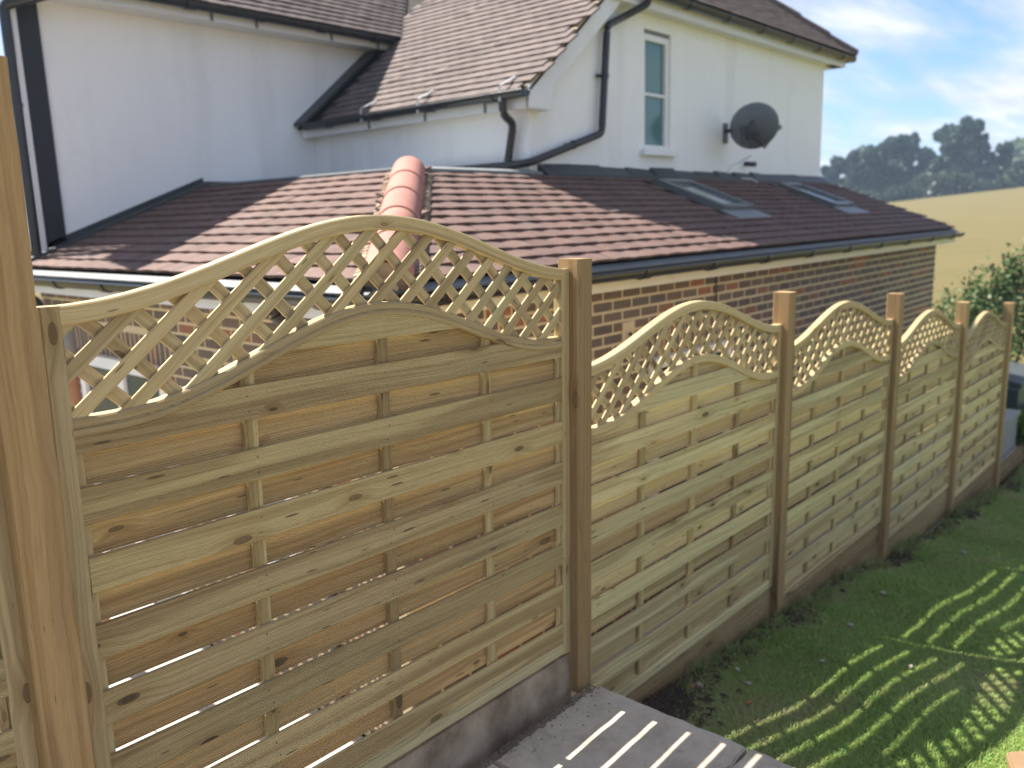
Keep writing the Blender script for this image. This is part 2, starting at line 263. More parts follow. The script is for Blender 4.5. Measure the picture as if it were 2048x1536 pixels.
def attr_leaf(name, rough=0.55, trans=0.25):
    m, nt, b = mat_base(name, rough, 0.25)
    at = N(nt, 'ShaderNodeAttribute', attribute_name='col').outputs['Color']
    nt.links.new(at, b.inputs['Base Color'])
    tr = N(nt, 'ShaderNodeBsdfTranslucent', {'Color': at}); mx = N(nt, 'ShaderNodeMixShader', {0: trans, 1: b.outputs[0], 2: tr.outputs[0]})
    nt.links.new(mx.outputs[0], nt.nodes['Material Output'].inputs[0]); return m
M_GRASS = attr_leaf('grass_blade', 0.6, 0.35); M_LEAF = attr_leaf('leaf', 0.5, 0.25)
M_BARK = plain('bark', (0.09, 0.07, 0.055), 0.9, 0.1, 0.5, 6, 0.5, 0.02)
def field_mat():
    m, nt, b = mat_base('dry_stubble_field', 0.95, 0.05)
    geo = N(nt, 'ShaderNodeNewGeometry').outputs['Position']
    mp = N(nt, 'ShaderNodeMapping', {'Vector': geo, 'Rotation': (0, 0, math.radians(-28)), 'Scale': (0.35, 0.035, 0.0)}).outputs[0]
    s = N(nt, 'ShaderNodeTexNoise', {'Vector': mp, 'Scale': 1.0, 'Detail': 5.0, 'Roughness': 0.6}).outputs['Fac']
    f = N(nt, 'ShaderNodeTexNoise', {'Vector': geo, 'Scale': 1.5, 'Detail': 6.0, 'Roughness': 0.7}).outputs['Fac']
    c = ramp(nt, s, [(0.3, (0.10, 0.086, 0.036)), (0.48, (0.135, 0.108, 0.048)), (0.56, (0.115, 0.098, 0.042)), (0.7, (0.155, 0.12, 0.056))])
    c = mixc(nt, math_(nt, 'MULTIPLY', f, 0.6), c, mixc(nt, 1.0, c, (0.72, 0.78, 0.70), 'MULTIPLY'))
    nt.links.new(c, b.inputs['Base Color']); bump(nt, b, f, 0.5, 0.1); return m
M_FIELD = field_mat()

# ------------------------------------------------------------------ object helpers
def tag(o, label=None, cat=None, group=None, kind=None):
    if label: o['label'] = label
    if cat: o['category'] = cat
    if group: o['group'] = group
    if kind: o['kind'] = kind
    return o
def empty(name, loc=(0, 0, 0), **k):
    o = bpy.data.objects.new(name, None); COL.objects.link(o); o.location = loc; o.empty_display_size = 0.1
    return tag(o, **k)
def link(name, me, parent=None, loc=None, **k):
    o = bpy.data.objects.new(name, me); COL.objects.link(o)
    if parent is not None: o.parent = parent
    if loc is not None: o.location = loc
    return tag(o, **k)
class MB:
    """collects polygons; build() makes one mesh"""
    def __init__(s): s.v = []; s.f = []; s.uv = []; s.r = []
    def poly(s, pts, uv=None, r=0.0):
        i = len(s.v); s.v += [tuple(p) for p in pts]; s.f.append(tuple(range(i, i + len(pts)))); s.uv.append(uv); s.r.append(r)
    def hexa(s, c8, r=0.0):
        """8 corners: bottom ring 0-3 (ccw from above), top ring 4-7"""
        i = len(s.v); s.v += [tuple(p) for p in c8]
        for q in ((3, 2, 1, 0), (4, 5, 6, 7), (0, 1, 5, 4), (1, 2, 6, 5), (2, 3, 7, 6), (3, 0, 4, 7)):
            s.f.append(tuple(i + k for k in q)); s.uv.append(None); s.r.append(r)
    def box(s, x0, x1, y0, y1, z0, z1, r=0.0):
        s.hexa([(x0, y0, z0), (x1, y0, z0), (x1, y1, z0), (x0, y1, z0), (x0, y0, z1), (x1, y0, z1), (x1, y1, z1), (x0, y1, z1)], r)
    def tube(s, pts, rad, n=10, cap=True, r=0.0, arc=None, flat=False):
        """swept tube along points; rad number or list"""
        P = [Vector(p) for p in pts]; rings = []
        for k, p in enumerate(P):
            d = (P[min(k + 1, len(P) - 1)] - P[max(k - 1, 0)]).normalized()
            up = Vector((0, 0, 1)) if abs(d.z) < 0.95 else Vector((0, 1, 0))
            a = d.cross(up).normalized(); b = a.cross(d).normalized()
            rr = rad[k] if isinstance(rad, (list, tuple)) else rad
            a0, a1 = arc if arc else (0, 2 * math.pi)
            m = n if not arc else n + 1
            rings.append([p + a * (rr * math.cos(a0 + (a1 - a0) * q / n)) + b * (rr * math.sin(a0 + (a1 - a0) * q / n)) for q in range(m)])
        i = len(s.v); m = len(rings[0])
        for rg in rings: s.v += [tuple(p) for p in rg]
        for k in range(len(rings) - 1):
            for q in range(m if not arc else m - 1):
                s.f.append((i + k * m + q, i + k * m + (q + 1) % m, i + (k + 1) * m + (q + 1) % m, i + (k + 1) * m + q)); s.uv.append(None); s.r.append(r)
        if cap and not arc:
            s.f.append(tuple(i + q for q in reversed(range(m)))); s.uv.append(None); s.r.append(r)
            s.f.append(tuple(i + (len(rings) - 1) * m + q for q in range(m))); s.uv.append(None); s.r.append(r)
    def mesh(s, name, mat, smooth=False):
        me = bpy.data.meshes.new(name); me.from_pydata(s.v, [], s.f)
        if any(u is not None for u in s.uv):
            ul = me.uv_layers.new(name='UVMap'); k = 0
            for f, u in zip(s.f, s.uv):
                for j in range(len(f)):
                    ul.data[k].uv = u[j] if u else (s.v[f[j]][0], s.v[f[j]][2]); k += 1
        if any(s.r):
            a = me.attributes.new('rnd', 'FLOAT', 'FACE'); a.data.foreach_set('value', s.r)
        me.materials.append(mat); me.update()
        bm = bmesh.new(); bm.from_mesh(me); bmesh.ops.recalc_face_normals(bm, faces=bm.faces); bm.to_mesh(me); bm.free()
        if smooth:
            me.polygons.foreach_set('use_smooth', [True] * len(me.polygons))
            try: me.set_sharp_from_angle(angle=math.radians(40))
            except Exception: pass
        return me
    def build(s, name, mat, parent=None, loc=None, smooth=False, **k):
        return link(name, s.mesh(name, mat, smooth), parent, loc, **k)

def plank_mesh(name, mat, L, w, t, ch=0.003, n=1, wob=0.0, seed=0):
    """board along +X from 0..L; width w along z (0..w), thickness t along y (0..t), chamfered edges, UV in metres"""
    rg = random.Random(seed); mb = MB()
    prof = [(ch, 0), (t - ch, 0), (t, ch), (t, w - ch), (t - ch, w), (ch, w), (0, w - ch), (0, ch)]
    per = [0]
    for k in range(8):
        a, b = prof[k], prof[(k + 1) % 8]; per.append(per[-1] + math.hypot(a[0] - b[0], a[1] - b[1]))
    xs = [L * k / n for k in range(n + 1)]
    off = [(rg.uniform(-wob, wob), rg.uniform(-wob, wob)) for _ in xs]
    for k in range(n):
        for q in range(8):
            a, b = prof[q], prof[(q + 1) % 8]
            mb.poly([(xs[k], a[0] + off[k][0], a[1] + off[k][1]), (xs[k + 1], a[0] + off[k + 1][0], a[1] + off[k + 1][1]), (xs[k + 1], b[0] + off[k + 1][0], b[1] + off[k + 1][1]), (xs[k], b[0] + off[k][0], b[1] + off[k][1])],
                    [(xs[k], per[q]), (xs[k + 1], per[q]), (xs[k + 1], per[q + 1]), (xs[k], per[q + 1])])
    for x, o, rev in ((0, off[0], False), (L, off[-1], True)):
        p = [(x, a[0] + o[0], a[1] + o[1]) for a in prof]; uvc = [(a[0] * 0.2, a[1]) for a in prof]
        if rev: p = p[::-1]; uvc = uvc[::-1]
        mb.poly(p, uvc)
    me = mb.mesh(name, mat)
    bm = bmesh.new(); bm.from_mesh(me); bmesh.ops.remove_doubles(bm, verts=bm.verts, dist=1e-5); bm.to_mesh(me); bm.free()
    return me

# ------------------------------------------------------------------ ground and field
def lawn_z(x, y):
    xs = [1.0, 1.9, 3.78, 5.66, 7.55, 9.45, 13.0, 20.0]; zs = [-0.02, -0.10, -0.30, -0.565, -0.78, -1.02, -1.15, -1.2]
    return np.interp(x, xs, zs) + 0.022 * np.sin(1.7 * x + 2.1 * y) + 0.012 * np.sin(5.1 * x - 3.3 * y + 1.0) + 0.03 * np.clip((y + 0.45) / 0.45, 0, 1) * np.sin(4.3 * x) * 0.5 + 0.07 * np.clip(-y - 0.4, 0, 2)
def grid_mesh(name, xs, ys, zf, mat):
    X, Y = np.meshgrid(xs, ys, indexing='ij'); Z = zf(X, Y); nx, ny = X.shape
    v = np.stack([X, Y, Z], -1).reshape(-1, 3); i = np.arange(nx * ny).reshape(nx, ny)
    f = np.stack([i[:-1, :-1], i[1:, :-1], i[1:, 1:], i[:-1, 1:]], -1).reshape(-1, 4)
    me = bpy.data.meshes.new(name); me.vertices.add(len(v)); me.vertices.foreach_set('co', v.ravel().astype(np.float32))
    me.loops.add(len(f) * 4); me.loops.foreach_set('vertex_index', f.ravel().astype(np.int32)); me.polygons.add(len(f))
    me.polygons.foreach_set('loop_start', np.arange(0, len(f) * 4, 4, dtype=np.int32)); me.polygons.foreach_set('loop_total', np.full(len(f), 4, dtype=np.int32))
    me.update(calc_edges=True); me.validate(); me.materials.append(mat); me.polygons.foreach_set('use_smooth', [True] * len(f)); return me
def field_z(X, Y):
    d = np.hypot(X, Y); az = np.degrees(np.arctan2(Y, np.maximum(X, 1e-3)))
    t = np.clip((d - 16) / 160, 0, 1); t = t * t * (3 - 2 * t)
    top = 4.3 + 1.9 * np.clip((17 - az) / 7.0, -0.8, 3.0)
    return -1.28 + t * np.where(X > 0, top, 3.0) - 0.004 * np.maximum(d - 185, 0) + 0.05 * np.sin(X * 0.21) * np.sin(Y * 0.17) * np.clip(d / 40 - 0.5, 0, 1)
gx = np.concatenate([np.linspace(-480, -60, 8), np.linspace(-40, 40, 33), np.linspace(46, 260, 60), np.linspace(280, 480, 8)])
gy = np.concatenate([np.linspace(-480, -80, 10), np.linspace(-60, 120, 73), np.linspace(140, 480, 10)])
link('field', grid_mesh('field', gx, gy, field_z, M_FIELD), kind='structure')
lx = np.linspace(1.86, 16, 180); ly = np.linspace(-5.5, 0.0, 90)
link('lawn', grid_mesh('lawn', lx, ly, lawn_z, M_LAWN), kind='structure')
# yard on the far side of the fence, at the level of the house floor
mb = MB()
for ix in range(-5, 3):
    for iy in range(0, 8):
        x0 = -4.0 + (ix + 5) * 0.76; y0 = 0.12 + iy * 0.76
        mb.box(x0, x0 + 0.75, y0, y0 + 0.75, -1.02, -0.95 + rng.uniform(-0.003, 0.003))
for ix in range(0, 16):
    for iy in range(0, 2):
        mb.box(2.09 + ix * 0.6, 2.68 + ix * 0.6, 0.12 + iy * 0.56, 0.67 + iy * 0.56, -1.02, -0.952 + rng.uniform(-0.003, 0.003))
yard = mb.build('yard_paving', M_PALE, kind='structure')

# patio by the near panel: slabs are pieces
patio = empty('patio', (1.2, -1.5, 0.05), kind='structure')
def slab_mesh(name, w, d, h, seed):
    bm = bmesh.new(); bmesh.ops.create_grid(bm, x_segments=10, y_segments=10, size=0.5)
    rg = random.Random(seed)
    for v in bm.verts:
        e = max(abs(v.co.x), abs(v.co.y)) > 0.49
        j = (rg.uniform(-0.006, 0.004), rg.uniform(-0.006, 0.004)) if e else (0, 0)
        v.co = Vector((v.co.x * w + j[0], v.co.y * d + j[1], (rg.uniform(-0.0035, 0.0) if e else rg.uniform(-0.0012, 0.0012))))
    r = bmesh.ops.extrude_face_region(bm, geom=bm.faces[:])
    for v in [g for g in r['geom'] if isinstance(g, bmesh.types.BMVert)]: v.co.z -= h
    bmesh.ops.recalc_face_normals(bm, faces=bm.faces)
    es = [e for e in bm.edges if len(e.link_faces) == 2 and e.calc_face_angle(0) > 1.0 and e.verts[0].co.z > -h / 2 and e.verts[1].co.z > -h / 2]
    bmesh.ops.bevel(bm, geom=es, offset=0.006, segments=2, affect='EDGES')
    me = bpy.data.meshes.new(name); bm.to_mesh(me); bm.free(); me.materials.append(M_SLAB); return me
for ix in range(4):
    for iy in range(6):
        w = 0.63; d = 0.655; x1 = 1.905 - ix * 0.64; y1 = -0.065 - iy * 0.664
        me = slab_mesh('paving_slab', w, d, 0.055, ix * 10 + iy)
        o = link('paving_slab', me, patio, Vector((x1 - w / 2, y1 - d / 2, 0.15 + rng.uniform(-0.002, 0.002))) - patio.location)
        o.rotation_euler = (rng.uniform(-0.004, 0.004), rng.uniform(-0.004, 0.004), rng.uniform(-0.004, 0.004))
mb = MB(); mb.box(-0.7, 1.88, -4.1, 0.0, -0.9, 0.090); mb.build('patio_base', M_CONC, patio, -patio.location)

# ------------------------------------------------------------------ fence
PHI = math.radians(0.388); TAU = math.radians(1.0); PER = 1.9234; W = 1.83; PH = 1.526
def fpos(u, v, z): return Vector((u * math.cos(PHI) - v * math.sin(PHI), u * math.sin(PHI) + v * math.cos(PHI), z))
def low_bow(u):  # top edge of the lower curved rail
    d = u - 0.925; return 1.277 + 0.191 * 0.5 * (1 + math.cos(math.pi * max(-1, min(1, d / 0.80))))
def top_bow(u):
    d = u - 0.94; return 1.525 + 0.194 * 0.5 * (1 + math.cos(math.pi * max(-1, min(1, d / 0.93))))
SW = 0.043; TH = 0.0425
def bow_mesh(name, fn, h, y0, y1, mat, ridge=0.0):
    mb = MB(); n = 44; us = [SW - 0.004 + (W - 2 * SW + 0.008) * k / n for k in range(n + 1)]; ln = 0
    c = 0.004
    for k in range(n):
        a, b = us[k], us[k + 1]; za, zb = fn(a), fn(b); l2 = ln + math.hypot(b - a, zb - za)
        pr = [(y0, -h + c), (y0, -c), (y0 + c, 0), (y1 - c, 0), (y1, -c), (y1, -h + c), (y1 - c, -h), (y0 + c, -h)]
        if ridge: pr = [(y0, -h + c), (y0, -h * 0.62), (y0 + ridge, -h * 0.56), (y0 + ridge, -c), (y0 + ridge + c, 0), (y1 - c, 0), (y1, -c), (y1, -h + c), (y1 - c, -h), (y0 + c, -h)]
        pe = [0]
        for q in range(len(pr)):
            p, r_ = pr[q], pr[(q + 1) % len(pr)]; pe.append(pe[-1] + math.hypot(p[0] - r_[0], p[1] - r_[1]))
        for q in range(len(pr)):
            p, r_ = pr[q], pr[(q + 1) % len(pr)]
            mb.poly([(a, p[0], za + p[1]), (b, p[0], zb + p[1]), (b, r_[0], zb + r_[1]), (a, r_[0], za + r_[1])], [(ln, pe[q]), (l2, pe[q]), (l2, pe[q + 1]), (ln, pe[q + 1])])
        if k == 0: mb.poly([(a, p[0], za + p[1]) for p in pr], [(p[0], p[1]) for p in pr])
        if k == n - 1: mb.poly([(b, p[0], zb + p[1]) for p in reversed(pr)], [(p[0], p[1]) for p in reversed(pr)])
        ln = l2
    me = mb.mesh(name, mat); bm = bmesh.new(); bm.from_mesh(me); bmesh.ops.remove_doubles(bm, verts=bm.verts, dist=1e-5); bmesh.ops.recalc_face_normals(bm, faces=bm.faces); bm.to_mesh(me); bm.free()
    me.polygons.foreach_set('use_smooth', [True] * len(me.polygons))
    try: me.set_sharp_from_angle(angle=math.radians(30))
    except Exception: pass
    return me
def slat_mesh(name, mat, z0, z1, y0, y1, x0, x1, clip):
    """slat from z0 to z1, trimmed under the curved rail when clip"""
    if not clip: 
        me = plank_mesh(name, mat, x1 - x0, z1 - z0, y1 - y0, 0.0022); me.transform(Matrix.Translation((x0, y0, z0))); return me
    n = 40; us = [x0 + (x1 - x0) * k / n for k in range(n + 1)]
    tops = [min(z1, low_bow(u) - 0.022) for u in us]; mb = MB()
    for k in range(n):
        a, b, ta, tb = us[k], us[k + 1], tops[k], tops[k + 1]
        if ta <= z0 + 0.002 and tb <= z0 + 0.002: continue
        ta = max(ta, z0 + 0.001); tb = max(tb, z0 + 0.001)
        for y, fl in ((y0, 0), (y1, 1)):
            p = [(a, y, z0), (b, y, z0), (b, y, tb), (a, y, ta)]; uv = [(q[0], q[2] - z0) for q in p]
            mb.poly(p if not fl else p[::-1], uv if not fl else uv[::-1])
        mb.poly([(a, y0, z0), (a, y1, z0), (b, y1, z0), (b, y0, z0)], [(a, 0), (a, y1 - y0), (b, y1 - y0), (b, 0)])
        mb.poly([(a, y0, ta), (b, y0, tb), (b, y1, tb), (a, y1, ta)], [(a, 0), (b, 0), (b, y1 - y0), (a, y1 - y0)])
    return mb.mesh(name, mat)
# master meshes of one panel (shared by all panels)
def lath_list(sign):
    out = []; sl = math.tan(math.radians(39.5 if sign > 0 else 44.3)); n_ = 900
    for k in range(-6, 24):
        uk = 0.1255 * k + 0.012; prev = False; start = None
        for q in range(n_ + 1):
            u = SW - 0.002 + (W - 2 * SW + 0.004) * q / n_
            z = 1.45 + sign * sl * (u - uk)
            ins = low_bow(u) - 0.012 < z < top_bow(u) - 0.03
            if ins and not prev: start = (u, z)
            if prev and not ins: out.append((start, (u, z)))
            prev = ins
        if prev: out.append((start, (u, z)))
    return [(a, b) for a, b in out if math.hypot(a[0] - b[0], a[1] - b[1]) > 0.03]
PARTS = []   # (part name, mesh, visible from the smooth side too)
def panel_meshes():
    st = plank_mesh('stile', M_LATH, PH, SW, TH, 0.003)         # along X, to be stood up
    st.transform(Matrix(((0, 0, 1, 0), (0, 1, 0, 0), (1, 0, 0, 0), (0, 0, 0, 1)))); st.flip_normals()
    PARTS.append(('stile', st, (0, 0, 0)))
    r = plank_mesh('bottom_rail', M_SLATS, W - 2 * SW, 0.046, 0.0385, 0.003); PARTS.append(('bottom_rail', r, (SW, 0.002, 0.0005)))
    global FRAME
    FRAME = st.copy(); FRAME.name = 'fence_panel'; FRAME.transform(Matrix.Translation((W - SW, 0, 0)))
    PARTS.append(('curved_top_rail', bow_mesh('curved_top_rail', top_bow, 0.043, 0.0, TH, M_LATH), (0, 0, 0)))
    PARTS.append(('curved_lower_rail', bow_mesh('curved_lower_rail', low_bow, 0.040, -0.002, TH + 0.002, M_LATH, 0.007), (0, 0, 0)))
    for ub in (0.482, 0.935, 1.385):
        me = plank_mesh('batten', M_SLAT, low_bow(ub) - 0.03 - 0.045, 0.040, 0.0148, 0.002)
        me.transform(Matrix(((0, 0, 1, 0), (0, 1, 0, 0), (1, 0, 0, 0), (0, 0, 0, 1)))); me.flip_normals(); PARTS.append(('batten', me, (ub - 0.020, 0.0135, 0.045)))
    eb = plank_mesh('batten', M_LATH, 1.225, 0.018, 0.0148, 0.002); eb.transform(Matrix(((0, 0, 1, 0), (0, 1, 0, 0), (1, 0, 0, 0), (0, 0, 0, 1)))); eb.flip_normals()
    PARTS.append(('batten', eb, (SW + 0.0006, 0.0135, 0.045))); PARTS.append(('batten', eb, (W - SW - 0.0186, 0.0135, 0.045)))
    for k in range(17):
        z1 = 0.1348 + 0.0822 * k; z0 = z1 - 0.0880 + (0.002 if k == 0 else 0); f = k % 2 == 0
        if not f: z0 += 0.0012; z1 -= 0.0012
        y0 = 0.0035 if f else 0.0287; mat = M_SLAT if f else M_BACK
        x0, x1 = (SW + 0.0005, W - SW - 0.0005) if f else (SW + 0.003, W - SW - 0.003)
        PARTS.append(('slat', slat_mesh('slat', mat, z0, z1, y0, y0 + 0.010, x0, x1, k >= 13), (0, 0, 0)))
    for sign, y0 in ((1, 0.0120), (-1, 0.0215)):
        for a, b in lath_list(sign):
            L = math.hypot(b[0] - a[0], b[1] - a[1]) + 0.03; me = plank_mesh('lath', M_LATH, L, 0.033, 0.009, 0.0015)
            th = math.atan2(b[1] - a[1], b[0] - a[0])
            me.transform(Matrix.Translation((a[0], y0, a[1])) @ Matrix.Rotation(-th, 4, 'Y') @ Matrix.Translation((-0.015, 0, -0.0165)))
            PARTS.append(('lath', me, (0, 0, 0)))
panel_meshes()
def nails_mesh(k0, y0, y1):
    mb = MB()
    for k in range(k0, 15, 2):
        for ub in (0.482, 0.935, 1.385):
            for dz in (0.022, 0.064):
                z = 0.1348 + 0.0822 * k - 0.088 + dz; x = ub + rng.uniform(-0.012, 0.012)
                mb.tube([(x, y0, z), (x, y1, z)], 0.0022, 6)
    return mb.mesh('nails', M_DKMETAL)
NAILS = nails_mesh(0, 0.0030, 0.0045); NAILS_B = nails_mesh(1, 0.0378, 0.0393)
P_LAB = ['nearest, highest-set panel beside the patio', None, None, None, 'farthest and lowest panel']
ZT = [1.8586, 1.4382, 1.2608, 1.0169, 0.8133]
FL = Vector((4.5, 0.0, -0.4))
fence = empty('fence', FL, label='new wooden fence of lattice-topped panels and square posts, stepping down along the lawn', cat='fence')
def make_panel(i, u0, zbot, flip, label):
    e = link('fence_panel', FRAME, fence)
    if not flip: e.location = fpos(u0, 0.0, zbot) - FL; e.rotation_euler = (0, TAU, PHI)
    else: e.location = fpos(u0 + W, TH, zbot - W * math.sin(TAU)) - FL; e.rotation_euler = (0, -TAU, PHI + math.pi)
    if label: e['label'] = label
    for nm, me, off in PARTS:
        o = link(nm, me, e)
        o.location = Vector(off) + Vector((0, rng.uniform(-0.0006, 0.0006), rng.uniform(-0.0014, 0.0014) if nm == 'slat' else 0))
        if nm == 'slat':
            o.rotation_euler = (0, rng.uniform(-0.0016, 0.0016), 0)
            if flip:      # the smooth side of these panels faces the garden
                o.material_slots[0].link = 'OBJECT'; o.material_slots[0].material = M_BACKS if me.materials[0] == M_SLAT else M_SLATS
    link('nails', NAILS_B if flip else NAILS, e, kind='stuff')
    return e
for i in range(5): make_panel(i, PER * i, ZT[i] - PH, i > 0, P_LAB[i])
make_panel(9, -0.105 - W, ZT[0] - PH + 0.035, False, None)

def post_mesh(name, mat, h, w=0.0945, d=0.0945, seed=0, waney=0.0):
    """post along +Z from 0..h, footprint 0..w by 0..d"""
    rg = random.Random(seed); mb = MB(); n = 26; c = 0.004; rings = []
    ph = rg.uniform(0, 6)
    for k in range(n + 1):
        z = h * k / n; j = lambda s: rg.uniform(-s, s)
        wn = waney * (0.5 + 0.5 * math.sin(z * 4.1 + ph) + 0.35 * math.sin(z * 11 + ph * 2)) if waney else 0.0
        wn = max(0.002, wn + (j(0.003) if waney else 0))
        x1 = w + 0.0006 * math.sin(z * 3 + ph)
        rings.append([(c, 0, z), (x1 - c - wn, 0, z), (x1, c + wn * 0.9, z), (x1, d - c, z), (x1 - c, d, z), (c, d, z), (0, d - c, z), (0, c, z)])
    for k in range(n):
        pe = 0
        for q in range(8):
            a, b = rings[k][q], rings[k][(q + 1) % 8]; a2, b2 = rings[k + 1][q], rings[k + 1][(q + 1) % 8]
            l = (0.092, 0.006, 0.088, 0.006, 0.088, 0.006, 0.088, 0.006)[q]
            mb.poly([a, b, b2, a2], [(a[2], pe), (b[2], pe + l), (b2[2], pe + l), (a2[2], pe)]); pe += l
    tp = rings[-1]; t0 = rings[0]
    mb.poly(tp, [(p[0] * 0.2, p[1]) for p in tp]); mb.poly(t0[::-1], [(p[0] * 0.2, p[1]) for p in t0[::-1]])
    me = mb.mesh(name, mat); bm = bmesh.new(); bm.from_mesh(me); bmesh.ops.remove_doubles(bm, verts=bm.verts, dist=1e-5); bmesh.ops.recalc_face_normals(bm, faces=bm.faces); bm.to_mesh(me); bm.free(); return me
PT = [1.8614, 1.5791, 1.4097, 1.1723, 0.9878]; PB = [0.13, -0.36, -0.62, -0.84, -1.08]; LEAN = [1.2, 0.6, 0.8, 0.6, 0.7]
for i in range(5):
    h = PT[i] - PB[i]; me = post_mesh('fence_post', M_POST, h, seed=i)
    o = link('fence_post', me, fence); l = math.radians(LEAN[i]); u0 = PER * i + W
    o.location = fpos(u0 + math.tan(l) * (PB[i] - 0.5), -0.0383, PB[i]) - FL; o.rotation_euler = (0, l, PHI)
    if i == 1: o['label'] = 'post with a rough orange-brown side'
me = post_mesh('fence_post', M_POST, 2.25, w=0.102, seed=21, waney=0.016)
o = link('fence_post', me, fence); o.location = fpos(-0.106, -0.042, 0.10) - FL; o.rotation_euler = (0, math.radians(0.6), PHI)
o['label'] = 'tallest post with a wavy bark edge'

# boards along the foot of the fence
mb = MB(); mb.box(0.0, W, 0.0, 0.045, 0.0, 0.235)
o = mb.build('gravel_board', M_CONC, fence); o.location = fpos(0, 0.003, 0.085) - FL; o.rotation_euler = (0, 0.0165, PHI)
o['label'] = 'stained grey concrete board at the foot of the nearest panel'
gbm = plank_mesh('gravel_board', M_BOARD, W, 0.26, 0.03, 0.004)
for i in range(1, 5):
    o = link('gravel_board', gbm, fence); o.location = fpos(PER * i, 0.006, ZT[i] - PH - 0.262) - FL; o.rotation_euler = (0, TAU + 0.01 * (i == 3), PHI)
gbl = plank_mesh('gravel_board', M_BOARD, 2.4, 0.22, 0.03, 0.004)
o = link('gravel_board', gbl, fence); o.location = fpos(PER * 5 - 0.01, 0.006, -1.10) - FL; o.rotation_euler = (0, 0.03, PHI)

# ------------------------------------------------------------------ house
HL = Vector((5.5, 3.5, -0.95))
house = empty('house', HL, label='white rendered house with brown tiled roofs and a low brick extension behind the fence', cat='house')
def hp(name, me, **k): return link(name, me, house, -HL, **k)      # part in world coordinates
def hb(name, mb, mat, smooth=False, **k): return hp(name, mb.mesh(name, mat, smooth), **k)
XB, YC, YA = 5.03, 2.87, 5.90
EZ = 3.88       # main eaves
KM = 0.82       # main roof pitch (rise per metre)
# walls
mb = MB(); mb.box(2.36, 6.35, YA, YA + 0.25, -0.95, 4.05); hb('wall', mb, M_RENDER, label='white rendered wall on the left, shaded, ending at black boards')
mb = MB(); mb.box(XB, XB + 0.25, YC + 0.252, YA - 0.001, -0.95, 3.06); hb('wall', mb, M_RENDER, label='white rendered wall under the lower gutter')
mb = MB()   # gabled front wall
WX0, WX1, WZ0, WZ1 = 6.80, 7.31, 2.645, 3.80
for pl in ([(XB, -0.95), (WX0, -0.95), (WX0, 3.975), (5.99, 3.975), (XB, 3.06)], [(WX1, -0.95), (11.3, -0.95), (11.3, 3.975), (WX1, 3.975)], [(WX0, -0.95), (WX1, -0.95), (WX1, WZ0), (WX0, WZ0)], [(WX0, WZ1), (WX1, WZ1), (WX1, 3.975), (WX0, 3.975)]):
    mb.poly([(x, YC, z) for x, z in pl]); mb.poly([(x, YC + 0.25, z) for x, z in reversed(pl)])
pl = [(XB, -0.95), (11.3, -0.95), (11.3, 3.975), (5.99, 3.975), (XB, 3.06)]
for pl in (pl, [(WX0, WZ0), (WX0, WZ1), (WX1, WZ1), (WX1, WZ0)]):
    for k in range(len(pl)):
        a, b = pl[k], pl[(k + 1) % len(pl)]; mb.poly([(b[0], YC, b[1]), (a[0], YC, a[1]), (a[0], YC + 0.25, a[1]), (b[0], YC + 0.25, b[1])])
hb('wall', mb, M_RENDER, label='white rendered wall with the tall narrow window')
mb = MB(); mb.box(11.05, 11.298, YC + 0.25, 11, -0.95, 3.93); hb('wall', mb, M_RENDER)

# ---- tiles
def frame(o, a, s):
    a = Vector(a).normalized(); s = Vector(s).normalized(); n = a.cross(s).normalized()
    return Vector(o), a, s, n
def tile_local(w, L, t, camber, seg=4):
    """top shell of one tile: x along eave -w/2..w/2, y up slope 0..L, z normal"""
    vs = []; fs = []
    for (y, zz) in ((0, t * 2.05), (L, t * 0.75)):
        for lay in (0, 1):
            for k in range(seg + 1):
                x = -w / 2 + w * k / seg; cz = camber * (1 - (2 * k / seg - 1) ** 2)
                vs.append((x, y, zz + cz - (t if lay else 0)))
    m = seg + 1
    for k in range(seg):
        fs.append((k, k + 1, 2 * m + k + 1, 2 * m + k)); fs.append((k + 1, k, m + k, m + k + 1))
    fs.append((0, 2 * m, 3 * m, m)); fs.append((m - 1, 2 * m - 1, 4 * m - 1, 3 * m - 1))
    return vs, fs
def tiles(fr, gauge, w, nrow, arange, inside, cam_t, t, over=1.55):
    """list of (matrix, rnd)"""
    O, a, s, n = fr; out = []
    for r in range(nrow):
        sh = (w / 2 if r % 2 else 0) + rng.uniform(-0.004, 0.004)
        k0 = int(arange[0] / w) - 1; k1 = int(arange[1] / w) + 2
        for k in range(k0, k1):
            x = k * w + sh; y = r * gauge
            if not inside(x, y + gauge * 0.5): continue
            P = O + a * x + s * (y + rng.uniform(-0.0018, 0.0018) - (0.006 if rng.random() < 0.03 else 0)) + n * (rng.uniform(-0.0005, 0.0015) + (0.004 if rng.random() < 0.03 else 0))
            th = rng.uniform(-0.008, 0.008); aa = (a * math.cos(th) + s * math.sin(th)); ss = (s * math.cos(th) - a * math.sin(th))
            tl = rng.uniform(-0.005, 0.005); n2 = (n + aa * tl).normalized(); aa = (aa - n2 * aa.dot(n2)).normalized(); ss = n2.cross(aa)
            out.append(Matrix(((aa.x, ss.x, n2.x, P.x), (aa.y, ss.y, n2.y, P.y), (aa.z, ss.z, n2.z, P.z), (0, 0, 0, 1))))
    return out
